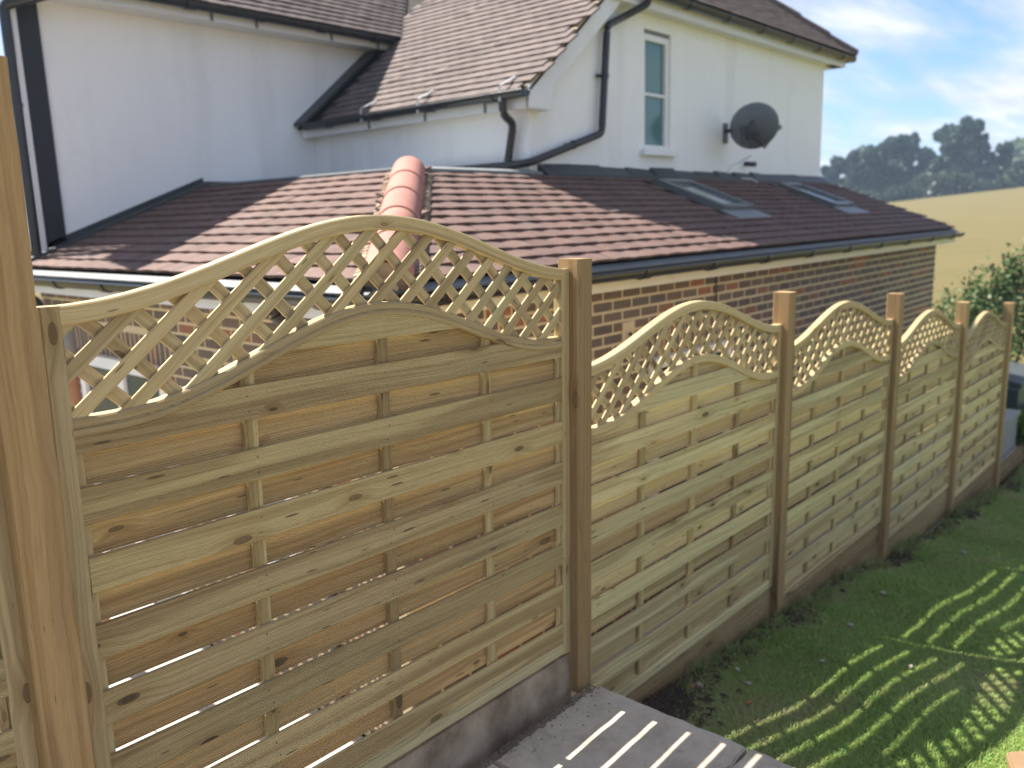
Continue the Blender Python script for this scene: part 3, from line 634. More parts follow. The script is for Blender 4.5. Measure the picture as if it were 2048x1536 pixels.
def tiles_joined(name, tl, shape, mat, parent, **k):
    vs, fs = shape; nv = len(vs); V = np.array([(*v, 1.0) for v in vs]); allv = []; allf = []; R = []
    for q, M in enumerate(tl):
        allv.append((V @ np.array(M).T)[:, :3]); allf += [tuple(i + q * nv for i in f) for f in fs]; R += [rng.random()] * len(fs)
    me = bpy.data.meshes.new(name); me.from_pydata(np.concatenate(allv).tolist(), [], allf)
    at = me.attributes.new('rnd', 'FLOAT', 'FACE'); at.data.foreach_set('value', R); me.materials.append(mat); me.update()
    me.polygons.foreach_set('use_smooth', [True] * len(me.polygons))
    try: me.set_sharp_from_angle(angle=math.radians(35))
    except Exception: pass
    return link(name, me, parent, kind='stuff', **k)
def fence_hides(p):
    """rough: is the pixel behind the solid part of the fence"""
    xs = [0, 137, 250, 350, 450, 520, 600, 700, 760, 830, 890, 950, 1000, 1060, 1131, 1187, 1250, 1400, 1552, 1590, 1690, 1785, 1800, 1870, 1920, 2048]
    ys = [840, 840, 818, 785, 742, 705, 660, 620, 605, 607, 619, 640, 660, 677, 674, 880, 830, 715, 745, 770, 680, 765, 755, 690, 730, 690]
    return p[1] > np.interp(p[0], xs, ys) + 5
def individual(name, tl, meshes, parent, budget):
    sc_ = []
    for q, M in enumerate(tl):
        p = pix(M.translation)
        sc_.append((-1e9 if (p[2] < 0.1 or not (-20 < p[0] < 2068 and -20 < p[1] < 1556) or fence_hides(p)) else -p[2], q))
    sc_.sort(reverse=True); pick = set(q for s_, q in sc_[:budget] if s_ > -1e8)
    for q, M in enumerate(tl):
        if q in pick:
            o = link(name, meshes[q % len(meshes)], parent); o.matrix_local = M
    return [M for q, M in enumerate(tl) if q not in pick]

# extension roof
KX = 0.385; ZE = 1.715; XE = 1.94; YE = 1.15; XR = 3.68; YR = 2.86; XV = 11.62
cosx = 1 / math.hypot(1, KX)
fr_r = frame((XE, YE, ZE), (1, 0, 0), (0, 1, KX)); fr_l = frame((XE, YE, ZE), (0, -1, 0), (1, 0, KX))
T_EXT = [tile_local(0.2135, 0.215, 0.0165, c_) for c_ in (0.003, 0.005, 0.006)]
def shape_mesh(name, sh, mat):
    me = bpy.data.meshes.new(name); me.from_pydata(sh[0], [], sh[1]); me.materials.append(mat); me.update()
    me.polygons.foreach_set('use_smooth', [True] * len(me.polygons))
    try: me.set_sharp_from_angle(angle=math.radians(35))
    except Exception: pass
    return me
TM_R = [shape_mesh('roof_tile', s_, M_TILE) for s_ in T_EXT]
SKY = [(6.62, 7.25, 1.90, 2.62), (9.36, 9.98, 1.92, 2.62)]
def in_right(x, y):
    X = XE + x; Y = YE + y * cosx
    if X < XE + (Y - YE) - 0.02 or X > XV - 0.08: return False
    return not any(a - 0.06 < X < b + 0.06 and c - 0.12 < Y < d + 0.03 for a, b, c, d in SKY)
def in_left(x, y):
    Y = YE - x; X = XE + y * cosx
    return Y > YE + (X - XE) - 0.02 and Y < YA - 0.1
roof_r = hb('extension_roof', (lambda m: (m.hexa([(XE - 0.05, YE, ZE - 0.03), (XV, YE, ZE - 0.03), (XV, YC, ZE + KX * (YC - YE) - 0.03), (XE - 0.05 + YC - YE, YC, ZE + KX * (YC - YE) - 0.03), (XE - 0.05, YE, ZE - 0.008), (XV, YE, ZE - 0.008), (XV, YC, ZE + KX * (YC - YE) - 0.008), (XE - 0.05 + YC - YE, YC, ZE + KX * (YC - YE) - 0.008)]), m)[1])(MB()), M_UNDER, label='long tiled slope of the extension roof with two skylights')
zr = ZE + KX * (XR - XE)
roof_l = hb('extension_roof', (lambda m: (m.hexa([(XE, YE, ZE - 0.03), (XR, YE + XR - XE, zr - 0.03), (XR, YA, zr - 0.03), (XE, YA, ZE - 0.03), (XE, YE, ZE - 0.008), (XR, YE + XR - XE, zr - 0.008), (XR, YA, zr - 0.008), (XE, YA, ZE - 0.008)]), m)[1])(MB()), M_UNDER, label='short tiled slope of the extension roof, below the left white wall')
GR = 0.137
tr = tiles(fr_r, GR, 0.215, 13, (0, 10), in_right, 0, 0.0125); tl_ = tiles(fr_l, 0.150, 0.215, 12, (-5, 0.2), in_left, 0, 0.0125)
alltiles = [(M, 'r') for M in tr] + [(M, 'l') for M in tl_]
rest_l = individual('roof_tile', tl_, TM_R, roof_l, 150); rest_r = individual('roof_tile', tr, TM_R, roof_r, 300 - (len(tl_) - len(rest_l)))
if rest_l: tiles_joined('roof_tiles', rest_l, T_EXT[1], M_TILE, roof_l)
if rest_r: tiles_joined('roof_tiles', rest_r, T_EXT[1], M_TILE, roof_r)
# flat top behind the ridge, lead
mb = MB(); mb.box(XR - 0.03, XB - 0.002, YE + XR - XE, YA - 0.002, zr - 0.06, zr - 0.02); hb('flat_roof', mb, M_LEAD)
# hip tiles
hip0 = Vector((XE - 0.02, YE - 0.02, ZE + 0.01)); hip1 = Vector((XR - 0.13, YE + XR - XE - 0.13, zr - 0.045)); nh = 5
hip_roof = hb('hip', (lambda m: (m.tube([hip0 + Vector((0.02, 0.02, -0.02)), hip1 + Vector((0, 0, -0.02))], 0.05, 8), m)[1])(MB()), M_MORTAR)
for k in range(nh):
    a = hip0.lerp(hip1, k / nh - 0.0); b = hip0.lerp(hip1, (k + 1.06) / nh)
    mb = MB(); up = Vector((0, 0, 1))
    mb.tube([a + up * 0.012, b + up * 0.004], [0.1245, 0.1235], 18, arc=(math.radians(-8), math.radians(188)))
    mb.tube([a + up * 0.012, b + up * 0.004], [0.1125, 0.1105], 18, arc=(math.radians(-8), math.radians(188)))
    n = len(mb.v) // 4
    for q in range(n - 1): mb.poly([mb.v[q], mb.v[q + 1], mb.v[2 * n + q + 1], mb.v[2 * n + q]])
    hb_ = mb.build('hip_tile', M_HIP, hip_roof, smooth=True)
mb = MB()
for k in range(46):
    p = hip0.lerp(hip1, k / 45); 
    for sgn in (1, -1):
        q = p + Vector((0.10 * sgn, -0.10 * sgn, -0.02)); mb.tube([q + Vector((-.03, -.03, 0)), q + Vector((0.03, 0.03, 0.014))], 0.022 + rng.uniform(0, 0.010), 5)
e0 = hip0 + Vector((0.03, 0.03, 0.0)); mb.tube([e0, e0 + (hip1 - hip0).normalized() * 0.05], 0.108, 16)
mb.build('mortar_bedding', M_CONC, hip_roof, kind='stuff')

# flashings
def strip(name, pts, w, t, mat, **k):
    """flat strip along pts with lateral vector w and thickness vector t"""
    mb = MB(); w = Vector(w); t = Vector(t)
    for a, b in zip(pts[:-1], pts[1:]):
        a, b = Vector(a), Vector(b); mb.hexa([a, b, b + w, a + w, a + t, b + t, b + w + t, a + w + t])
    return hb(name, mb, mat, **k)
zc = ZE + KX * (YC - YE)
strip('flashing', [(XE - 0.02, YA - 0.17, ZE + 0.018), (XR, YA - 0.17, zr + 0.018)], (0, 0.168, 0), (0, 0, 0.035), M_LEADDK)
strip('flashing', [(XE - 0.02, YA - 0.03, ZE + 0.02), (XR, YA - 0.03, zr + 0.02)], (0, 0.029, 0), (0, 0, 0.075), M_LEADDK)
strip('flashing', [(XR - 0.06, YA - 0.035, zr - 0.02), (XB - 0.004, YA - 0.035, zr - 0.02)], (0, 0.034, 0), (0, 0, 0.08), M_LEADDK)
strip('flashing', [(XR - 0.09, YE + XR - XE, zr - 0.005), (XR - 0.09, YA - 0.2, zr - 0.005)], (0.07, 0, 0.02), (0, 0, 0.012), M_LEADDK)
strip('flashing', [(XR - 0.0, YC - 0.10, zc - 0.005), (XB + 0.05, YC - 0.10, zc - 0.005)], (0, 0.14, 0.025), (0, 0, 0.02), M_LEAD, label='pale lead strip along the top of the roof slope')
mb = MB()
for k in range(14):
    x0 = XB + 0.1 + k * 0.445; mb.hexa([(x0, YC - 0.12, zc - 0.02), (x0 + 0.46, YC - 0.12, zc - 0.02), (x0 + 0.46, YC - 0.001, zc + 0.03), (x0, YC - 0.001, zc + 0.03), (x0, YC - 0.12, zc + 0.0), (x0 + 0.46, YC - 0.12, zc + 0.0), (x0 + 0.46, YC - 0.001, zc + 0.09 + rng.uniform(-0.015, 0.02)), (x0, YC - 0.001, zc + 0.10 + rng.uniform(-0.015, 0.01))])
hb('flashing', mb, M_LEADDK, label='dark stepped flashing below the white wall with the dish')

# skylights
for si, (a, b, c, d) in enumerate(SKY):
    def onr(X, Y, h): return Vector((X, Y, ZE + KX * (Y - YE))) + fr_r[3] * h
    def slab_r(mb, x0, x1, y0, y1, h0, h1): mb.hexa([onr(x0, y0, h0), onr(x1, y0, h0), onr(x1, y1, h0), onr(x0, y1, h0), onr(x0, y0, h1), onr(x1, y0, h1), onr(x1, y1, h1), onr(x0, y1, h1)])
    mb = MB(); fw = 0.075
    slab_r(mb, a, a + fw, c, d, 0.0, 0.075); slab_r(mb, b - fw, b, c, d, 0.0, 0.075); slab_r(mb, a + fw, b - fw, c, c + fw, 0.0, 0.068); slab_r(mb, a + fw, b - fw, d - fw, d, 0.0, 0.080)
    s_ = hb('skylight', mb, M_SKYFRAME, label='nearer skylight in the extension roof' if si == 0 else 'farther skylight in the extension roof')
    mb = MB(); slab_r(mb, a + fw + 0.001, b - fw - 0.001, c + fw + 0.001, d - fw - 0.001, 0.03, 0.048); mb.build('glass', M_SKYGLASS, s_)
    mb = MB(); slab_r(mb, a - 0.05, a - 0.002, c - 0.02, d + 0.05, 0.004, 0.022); slab_r(mb, b + 0.002, b + 0.05, c - 0.02, d + 0.05, 0.004, 0.022); slab_r(mb, a - 0.05, b + 0.05, d + 0.002, d + 0.10, 0.006, 0.03); mb.build('side_flashing', M_LEADDK, s_)
    mb = MB(); slab_r(mb, a - 0.06, b + 0.02, c - 0.20, c - 0.003, 0.026, 0.034); mb.build('lead_apron', M_LEAD, s_)

# brickwork of the extension
GZ = -0.95; WT = 1.54
YW, XW = 1.30, 2.09
brick_r = hb('brick_wall', (lambda m: (m.box(XW + 0.0035, 11.315, YW + 0.0035, YW + 0.2, GZ, WT), m)[1])(MB()), M_MORTAR, label='long brick wall of the extension facing the fence')
brick_l = hb('brick_wall', (lambda m: (m.box(XW + 0.0035, XW + 0.2, YW + 0.21, YA - 0.01, GZ, WT), m)[1])(MB()), M_MORTAR, label='short brick wall of the extension with the glazed door')
def brick_shape(L, h, d):
    mb = MB(); c = 0.004
    mb.v = [(0, 0, 0)] * 0
    f = [(c, -0.0, c), (L - c, -0.0, c), (L - c, -0.0, h - c), (c, -0.0, h - c)]; bk = [(0, c, 0), (L, c, 0), (L, c, h), (0, c, h)]; e = [(0, d, 0), (L, d, 0), (L, d, h), (0, d, h)]
    vs = f + bk + e
    fs = [(0, 1, 2, 3)] + [(k + 4, (k + 1) % 4 + 4, (k + 1) % 4, k) for k in range(4)] + [(k + 8, (k + 1) % 4 + 8, (k + 1) % 4 + 4, k + 4) for k in range(4)]
    return vs, [tuple(reversed(q)) for q in fs] if False else fs
BS = brick_shape(0.2085, 0.0585, 0.02); BH = brick_shape(0.096, 0.0585, 0.02); BSO = brick_shape(0.0585, 0.2085, 0.02)
BM = [shape_mesh('brick', BS, M_BRICK), shape_mesh('brick', BH, M_BRICK), shape_mesh('brick', BSO, M_BRICK)]
for m_ in BM: m_.polygons.foreach_set('use_smooth', [False] * len(m_.polygons))
WIN_R = (4.43, 5.60, -0.15, 1.00); DOOR = (3.70, 5.13, GZ, 1.055); WIN_L = (2.25, 3.02, -0.1, 0.86)
bricks = []   # (wall, shape index, matrix)
def mat_r(x, z): return Matrix.Translation((x, YW + rng.uniform(-0.0015, 0.0015), z))
def mat_l(y, z):  # runs towards -Y, faces -X
    return Matrix.Translation((XW + rng.uniform(-0.0015, 0.0015), y, z)) @ Matrix.Rotation(-math.pi / 2, 4, 'Z')
nrow = int((WT - GZ) / 0.075)
for r in range(nrow):
    z = WT - 0.070 - r * 0.075
    def course(wk, p0, p1, shift, holes):
        free = [(p0, p1)]
        for a_, b_ in holes: free = [q for f0, f1 in free for q in ((f0, min(f1, a_)), (max(f0, b_), f1)) if q[1] - q[0] > 0.03]
        for f0, f1 in free:
            x = shift
            while x < f1:
                x0, x1 = max(x, f0), min(x + 0.2085, f1 - 0.004)
                if x1 - x0 > 0.03:
                    S = Matrix.Diagonal(((x1 - x0) / 0.2085, 1, 1, 1))
                    bricks.append((wk, 0, (mat_r(x0, z) if wk == 'r' else mat_l(x1, z)) @ S))
                x += 0.225
    inr = lambda h: z + 0.06 > h[2] and z < h[3] + 0.215
    course('r', XW, 11.312, XW - (0.1125 if r % 2 else 0.0), [(WIN_R[0], WIN_R[1])] if inr(WIN_R) else [])
    course('l', YW + 0.205, YA - 0.02, YW + 0.205 - (0.1125 if r % 2 else 0.0), [(h[0] - 0.10 * (z > h[3] - 0.02), h[1] + 0.12 * (z > h[3] - 0.02)) for h in (DOOR, WIN_L) if inr(h)])
# fill beside openings
for a, b, zt in ((DOOR[0] - 0.10, DOOR[1] + 0.12, DOOR[3]), (WIN_L[0] - 0.10, WIN_L[1] + 0.10, WIN_L[3])):
    y = a
    while y < b: bricks.append(('l', 2, mat_l(y + 0.0645, zt + 0.004))); y += 0.0745
x = WIN_R[0] - 0.0
while x < WIN_R[1]: bricks.append(('r', 2, mat_r(x, WIN_R[3] + 0.004))); x += 0.0745
sc_ = []
for q, (w_, si, M) in enumerate(bricks):
    p = pix(M.translation + Vector((0, 0, 0.03))); sc_.append((-1e9 if (p[2] < 0.1 or not (0 < p[0] < 2048 and 0 < p[1] < 1536) or fence_hides(p)) else -p[2], q))
sc_.sort(reverse=True); pick = set(q for s_, q in sc_[:300] if s_ > -1e8)
for wk, par in (('r', brick_r), ('l', brick_l)):
    joined = ([], [], [])
    for q, (w_, si, M) in enumerate(bricks):
        if w_ != wk: continue
        if q in pick: o = link('brick', BM[si], par); o.matrix_local = M
        else: joined[si].append(M)
    vs_all = []; fs_all = []; R = []; base = 0
    for si, shp in enumerate((BS, BH, BSO)):
        V = np.array([(*v, 1.0) for v in shp[0]])
        for M in joined[si]:
            vs_all += (V @ np.array(M).T)[:, :3].tolist(); fs_all += [tuple(i + base for i in f) for f in shp[1]]; base += len(V); R += [rng.random()] * len(shp[1])
    me = bpy.data.meshes.new('brick_courses'); me.from_pydata(vs_all, [], fs_all); at = me.attributes.new('rnd', 'FLOAT', 'FACE'); at.data.foreach_set('value', R); me.materials.append(M_BRICK); me.update()
    link('brick_courses', me, par, kind='stuff')

# door and windows of the extension
def window(name, P, along, out, w, h, fw=0.06, depth=0.06, mull=0, bars=(), glass=M_GLASS, label=None, sill=False, frame_mat=M_WHITE, sillw=0.10):
    """frame with real bars; P lower left corner seen from outside; along = unit vector; out = unit vector outward"""
    A, Z, O = Vector(along), Vector((0, 0, 1)), Vector(out); P = Vector(P)
    def bx(mb, u0, u1, z0, z1, d0, d1):
        c = lambda u, d, z: P + A * u + O * d + Z * z
        mb.hexa([c(u0, d1, z0), c(u1, d1, z0), c(u1, d0, z0), c(u0, d0, z0), c(u0, d1, z1), c(u1, d1, z1), c(u1, d0, z1), c(u0, d0, z1)])
    mb = MB(); bx(mb, 0, fw, 0, h, -depth, 0.004); bx(mb, w - fw, w, 0, h, -depth, 0.004); bx(mb, fw, w - fw, 0, fw, -depth, 0.004); bx(mb, fw, w - fw, h - fw, h, -depth, 0.004)
    fo = hb(name, mb, frame_mat, label=label)
    for k in range(mull):
        u = w * (k + 1) / (mull + 1); m2 = MB(); bx(m2, u - fw * 0.75, u + fw * 0.75, fw, h - fw, -depth + 0.004, 0.002); m2.build('mullion', frame_mat, fo)
    for zb in bars: m2 = MB(); bx(m2, fw, w - fw, zb - 0.014, zb + 0.014, -depth + 0.012, -0.004); m2.build('glazing_bar', frame_mat, fo)
    edges = [fw] + [w * (k + 1) / (mull + 1) for k in range(mull)] + [w - fw]; zs = [fw] + list(bars) + [h - fw]
    for a0, a1 in zip(edges[:-1], edges[1:]):
        for z0, z1 in zip(zs[:-1], zs[1:]):
            m3 = MB(); bx(m3, a0 + 0.001, a1 - 0.001, z0 + 0.001, z1 - 0.001, -depth + 0.014, -depth + 0.022); m3.build('pane', glass, fo)
    if sill:
        m4 = MB(); bx(m4, -0.07, w + 0.07, -0.05, -0.002, -0.02, sillw); bx(m4, -0.02, w + 0.02, -0.002, 0.03, -0.02, 0.05); m4.build('sill', frame_mat, fo)
    return fo
d_ = window('door', (XW - 0.045, DOOR[1], DOOR[2]), (0, -1, 0), (-1, 0, 0), DOOR[1] - DOOR[0], DOOR[3] - DOOR[2], 0.085, 0.045, mull=1, label='white double glazed door under the vertical bricks')
window('window', (XW - 0.045, WIN_L[1], WIN_L[2]), (0, -1, 0), (-1, 0, 0), WIN_L[1] - WIN_L[0], WIN_L[3] - WIN_L[2], 0.07, 0.045, label='small white window beside the glazed door')
window('window', (WIN_R[0], YW - 0.045, WIN_R[2]), (1, 0, 0), (0, -1, 0), WIN_R[1] - WIN_R[0], WIN_R[3] - WIN_R[2], 0.07, 0.045, mull=1, label='white window in the brick wall, seen through the second panel')
window('window', (6.803, YC + 0.030, 2.648), (1, 0, 0), (0, -1, 0), 0.504, 1.115, 0.058, 0.05, bars=(0.55,), sill=True, label='tall narrow upstairs window with two blue-green panes', glass=plain('blue_green_window_glass', (0.085, 0.19, 0.19), 0.10, 0.6))
mb = MB(); mb.box(6.803, 7.307, YC + 0.03, YC + 0.08, 3.765, 3.798); hb('window_head', mb, M_LEAD)

# eaves of the extension
def gutter(name, a, b, r=0.056, label=None, brackets=6, mat=M_BLACK, off=Vector((0, 0, 0))):
    mb = MB(); a, b = Vector(a), Vector(b)
    mb.tube([a, b], r, 10, arc=(math.pi * 0.98, math.pi * 2.02)); mb.tube([a, b], r - 0.005, 10, arc=(math.pi * 0.98, math.pi * 2.02))
    d = (b - a).normalized(); side = d.cross(Vector((0, 0, 1))).normalized()
    for s_ in (1, -1): mb.tube([a + side * (s_ * (r - 0.002)), b + side * (s_ * (r - 0.002))], 0.0055, 6)
    for p, q in ((a, a + d * 0.006), (b - d * 0.006, b)): mb.tube([p, q], r, 10, arc=(math.pi * 0.98, math.pi * 2.02)); 
    for p in (a, b):
        ring = [p + side * (r * math.cos(t)) + Vector((0, 0, r * math.sin(t))) for t in [math.pi + math.pi * k / 10 for k in range(11)]]; mb.poly(ring)
    g = hb(name, mb, mat, smooth=True, label=label)
    for k in range(brackets):
        p = a.lerp(b, (k + 0.5) / brackets); m2 = MB(); m2.tube([p - d * 0.045, p + d * 0.045], r + 0.009, 10, arc=(math.pi, math.pi * 2)); m2.tube([p - d * 0.045, p + d * 0.045], r - 0.002, 10, arc=(math.pi, math.pi * 2)); n_ = 11
        for o_ in (0, n_):
            for q in range(n_ - 1): m2.poly([m2.v[o_ + q], m2.v[o_ + q + 1], m2.v[2 * n_ + o_ + q + 1], m2.v[2 * n_ + o_ + q]])
        m2.build('gutter_bracket', mat, g)
    return g
mb = MB(); mb.box(1.86, XV - 0.02, YE - 0.005, YE + 0.02, 1.545, ZE - 0.012); hb('fascia', mb, M_CREAM, label='cream fascia board along the long extension eave')
mb = MB(); mb.box(1.862, 1.885, YE + 0.021, YA - 0.02, 1.545, ZE - 0.012); hb('fascia', mb, M_FASCIA)
mb = MB(); mb.box(1.886, XV - 0.04, YE + 0.021, YW + 0.004, 1.542, 1.555); mb.box(1.886, XW + 0.004, YW + 0.005, YA - 0.02, 1.542, 1.555); hb('soffit', mb, M_CREAM)
strip('eave_tray', [(1.86, YE - 0.045, 1.683), (XV - 0.03, YE - 0.045, 1.683)], (0, 0.06, 0.030), (0, 0, 0.004), M_TRAY)
strip('eave_tray', [(1.815, YE, 1.683), (1.815, YA - 0.05, 1.683)], (0.06, 0, 0.030), (0, 0, 0.004), M_LEADDK)
gutter('gutter', (1.80, YE - 0.072, 1.668), (XV - 0.1, YE - 0.072, 1.672), label='black gutter along the long extension eave', brackets=11)
gutter('gutter', (1.800, YE - 0.10, 1.668), (1.800, YA - 0.04, 1.662), label='black gutter below the short roof slope', brackets=6)
def pipe(pts, r=0.034, label=None, clips=(), mat=M_BLACK):
    # round the bends
    P = [Vector(p) for p in pts]; Q = [P[0]]
    for k in range(1, len(P) - 1):
        a, b, c = P[k - 1], P[k], P[k + 1]; e = min(0.055, (a - b).length * 0.45, (c - b).length * 0.45)
        s0 = b + (a - b).normalized() * e; s1 = b + (c - b).normalized() * e
        for t in (0, 0.25, 0.5, 0.75, 1): Q.append((s0 * (1 - t) ** 2 + b * 2 * t * (1 - t) + s1 * t * t))
    Q.append(P[-1]); mb = MB(); mb.tube(Q, r, 12); g = hb('downpipe', mb, mat, smooth=True, label=label)
    for c, d in clips:
        c = Vector(c); d = Vector(d); m2 = MB(); m2.tube([c - d * 0.014, c + d * 0.014], r + 0.006, 12); s_ = d.cross(Vector((0, 1, 0.01))).normalized(); m2.box(c.x - 0.075, c.x + 0.03, c.y + 0.01, c.y + 0.05, c.z - 0.012, c.z + 0.012); m2.build('pipe_clip', mat, g)
    return g
pipe([(1.83, 1.95, 1.62), (1.83, 1.95, 1.54), (2.03, 1.90, 1.44), (2.03, 1.90, GZ)], label='black downpipe on the short brick wall near the corner')
pipe([(1.83, 5.76, 1.62), (1.83, 5.76, 1.54), (2.03, 5.76, 1.44), (2.03, 5.76, GZ)], label='black downpipe at the far left end of the short brick wall')

# main eaves
def roof_tiles(name, fr, nrow, arange, inside, gauge=0.103, w=0.166, label=None):
    r = hb(name, inside.slab, M_UNDER, label=label); tl = tiles(fr, gauge, w, nrow, arange, inside, 0, 0.010)
    tiles_joined('roof_tiles', tl, tile_local(w - 0.002, gauge * 1.5, 0.0155, 0.002, 2), M_PLAINTILE, r); return r
cm = 1 / math.hypot(1, KM)
XBE, ZBE = 4.83, 3.03      # middle roof eave line
YV = 2.72                  # its verge
YAE = 5.48; ZAE = 3.98     # left roof eave
YCE = 2.60; ZCE = 4.065     # right roof eave
def slabhexa(pts, t=0.03, drop=0.012):
    mb = MB(); P = [Vector(p) + Vector((0, 0, -drop)) for p in pts]; mb.poly(P); mb.poly([p + Vector((0, 0, -t)) for p in reversed(P)])
    for k in range(len(P)): a, b = P[k], P[(k + 1) % len(P)]; mb.poly([b, a, a + Vector((0, 0, -t)), b + Vector((0, 0, -t))])
    return mb
# middle roof: rises with X from XBE
def zB(X): return ZBE + KM * (X - XBE)
def zA(Y): return ZAE + KM * (Y - YAE)
def zC(Y): return ZCE + KM * (Y - YCE)
XT = 7.6
class I: pass
def in_mid(x, y):
    Y = YV - x; X = XBE + y * cm
    if Y < YV or X > XT: return False
    if X > XBE + (ZCE - ZBE) / KM and Y < YCE + (zB(X) - ZCE) / KM - 0.03: return False   # behind the right roof's valley
    if Y > YAE + max(0, (zB(X) - ZAE)) / KM + 0.02: return False                            # valley with the left roof
    return Y < YA - 0.05
xv = XBE + (ZAE - ZBE) / KM; xc = XBE + (ZCE - ZBE) / KM
in_mid.slab = slabhexa([(XBE, YV, ZBE), (XBE, YA, ZBE), (XT, YA + 3, zB(XT)), (XT, YV + 1.3, zB(XT)), (xc, YV, zB(xc))])
roof_tiles('main_roof', frame((XBE, YV, ZBE), (0, -1, 0), (1, 0, KM)), 34, (-6, 0.1), in_mid, label='middle brown tiled roof slope, sunlit, above the shaded lower wall')
def in_a(x, y):
    X = 1.6 + x; Y = YAE + y * cm
    return X > 1.7 and X < xv + (zA(Y) - ZAE) / KM + 0.03
in_a.slab = slabhexa([(1.7, YAE, ZAE), (xv, YAE, ZAE), (xv + 2.2, YAE + 2.2, zA(YAE + 2.2)), (1.7, YAE + 2.2, zA(YAE + 2.2))])
roof_tiles('main_roof', frame((1.6, YAE, ZAE), (1, 0, 0), (0, 1, KM)), 26, (0, 7.5), in_a, label='left brown tiled roof slope above the left white wall')
XCH = 11.69
def in_c(x, y):
    X = 5.0 + x; Y = YCE + y * cm
    return X > xc + (zC(Y) - ZCE) / KM - 0.03 and X < XCH - (Y - YCE)
in_c.slab = slabhexa([(xc, YCE, ZCE), (XCH, YCE, ZCE), (XCH - 2.6, YCE + 2.6, zC(YCE + 2.6)), (xc + 2.6, YCE + 2.6, zC(YCE + 2.6))])
roof_tiles('main_roof', frame((5.0, YCE, ZCE), (1, 0, 0), (0, 1, KM)), 30, (0, 7), in_c, label='right hipped roof slope above the wall with the dish')
in_e = lambda x, y: (YCE + x) > YCE + y * cm and x < 8
in_e.slab = slabhexa([(XCH, YCE, ZCE), (XCH, YCE + 8, ZCE), (XCH - 2.6, YCE + 8, zC(YCE + 2.6)), (XCH - 2.6, YCE + 2.6, zC(YCE + 2.6))])
roof_tiles('main_roof', frame((XCH, YCE, ZCE), (0, 1, 0), (-1, 0, KM)), 24, (0, 7), in_e)
# hip of the right roof
mb = MB()
for k in range(9):
    t0, t1 = k * 0.29, k * 0.29 + 0.31; a = Vector((XCH - t0, YCE + t0, ZCE + KM * t0 + 0.02)); b = Vector((XCH - t1, YCE + t1, ZCE + KM * t1 + 0.005)); mb.tube([a, b], [0.075, 0.068], 10)
hb('main_hip', mb, M_PLAINTILE, smooth=True)
# fascias, soffits, gutters
def eave_x(x0, x1, Y, z0, z1, wallY):
    mb = MB(); mb.box(x0, x1, Y, Y + 0.022, z0, z1); hb('fascia', mb, M_FASCIA)
    mb = MB(); mb.box(x0, x1, Y + 0.023, wallY - 0.001, z0 + 0.012, z0 + 0.024); hb('soffit', mb, M_FASCIA)
eave_x(1.9, 5.93, 5.60, 3.875, 3.985, YA)
gutter('gutter', (1.75, 5.52, 3.985), (5.99, 5.52, 3.975), label='black gutter above the left white wall', brackets=6)
eave_x(6.02, 11.60, 2.705, 3.925, 4.06, YC)
gutter('gutter', (6.05, 2.64, 4.06), (XCH + 0.02, 2.64, 4.045), label='black gutter above the wall with the dish', brackets=7)
mb = MB(); mb.box(11.60, 11.622, 2.705, 9, 3.925, 4.06); hb('fascia', mb, M_FASCIA); mb = MB(); mb.box(11.301, 11.599, 2.73, 9, 3.937, 3.95); hb('soffit', mb, M_FASCIA)
gutter('gutter', (XCH - 0.005, 2.60, 4.045), (XCH - 0.005, 9, 4.045), brackets=0)
mb = MB(); mb.box(4.865, 4.887, YV + 0.04, YA - 0.02, 2.905, 3.035); hb('fascia', mb, M_FASCIA, label='white fascia below the middle roof'); mb = MB(); mb.box(4.888, XB - 0.001, YV + 0.06, YA - 0.02, 2.917, 2.93); hb('soffit', mb, M_FASCIA)
gutter('gutter', (4.80, YV - 0.02, 3.03), (4.80, YA - 0.18, 3.022), label='black gutter along the middle roof eave', brackets=4)
# fascia joint covers
mb = MB()
for x in (3.75, 4.22, 5.1, 5.72): mb.box(x, x + 0.03, 5.592, 5.599, 3.872, 3.96)
for y in (3.2, 3.95, 4.75): mb.box(4.857, 4.864, y, y + 0.03, 2.902, 3.0)
hb('fascia_joints', mb, M_LEAD, kind='stuff')
# bargeboard and boxed end
mb = MB(); t = Vector((1, 0, KM)).normalized(); nn = Vector((-KM, 0, 1)).normalized()
a = Vector((4.90, YV + 0.02, zB(4.90) - 0.025)); b = Vector((xc + 0.25, YV + 0.02, zB(xc + 0.25) - 0.025))
mb.hexa([a - nn * 0.17, b - nn * 0.17, b - nn * 0.17 + Vector((0, 0.024, 0)), a - nn * 0.17 + Vector((0, 0.024, 0)), a, b, b + Vector((0, 0.024, 0)), a + Vector((0, 0.024, 0))])
hb('bargeboard', mb, M_FASCIA, label='white bargeboard sloping up the gable edge')
mb = MB(); mb.box(4.868, 5.17, YV + 0.001, YV + 0.019, 2.898, 3.085); mb.box(4.868, 5.17, YV + 0.046, YC - 0.001, 2.90, 2.912); hb('box_end', mb, M_FASCIA)
mb = MB(); a = a + Vector((0, -0.015, 0)); b = b + Vector((0, -0.015, 0)); mb.hexa([a, b, b + Vector((0, 0.16, 0)), a + Vector((0, 0.16, 0)), a + nn * 0.022, b + nn * 0.022, b + nn * 0.022 + Vector((0, 0.16, 0)), a + nn * 0.022 + Vector((0, 0.16, 0))]); hb('undercloak', mb, M_MORTAR)
# flashing where the middle roof meets the left wall, and the eave valley
strip('flashing', [(XBE - 0.05, YA - 0.20, ZBE - 0.01), (xv - 0.15, YA - 0.20, zB(xv - 0.15) + 0.03)], (0, 0.198, 0), (0, 0, 0.035), M_LEADDK, label='dark lead gutter between the left wall and the middle roof')
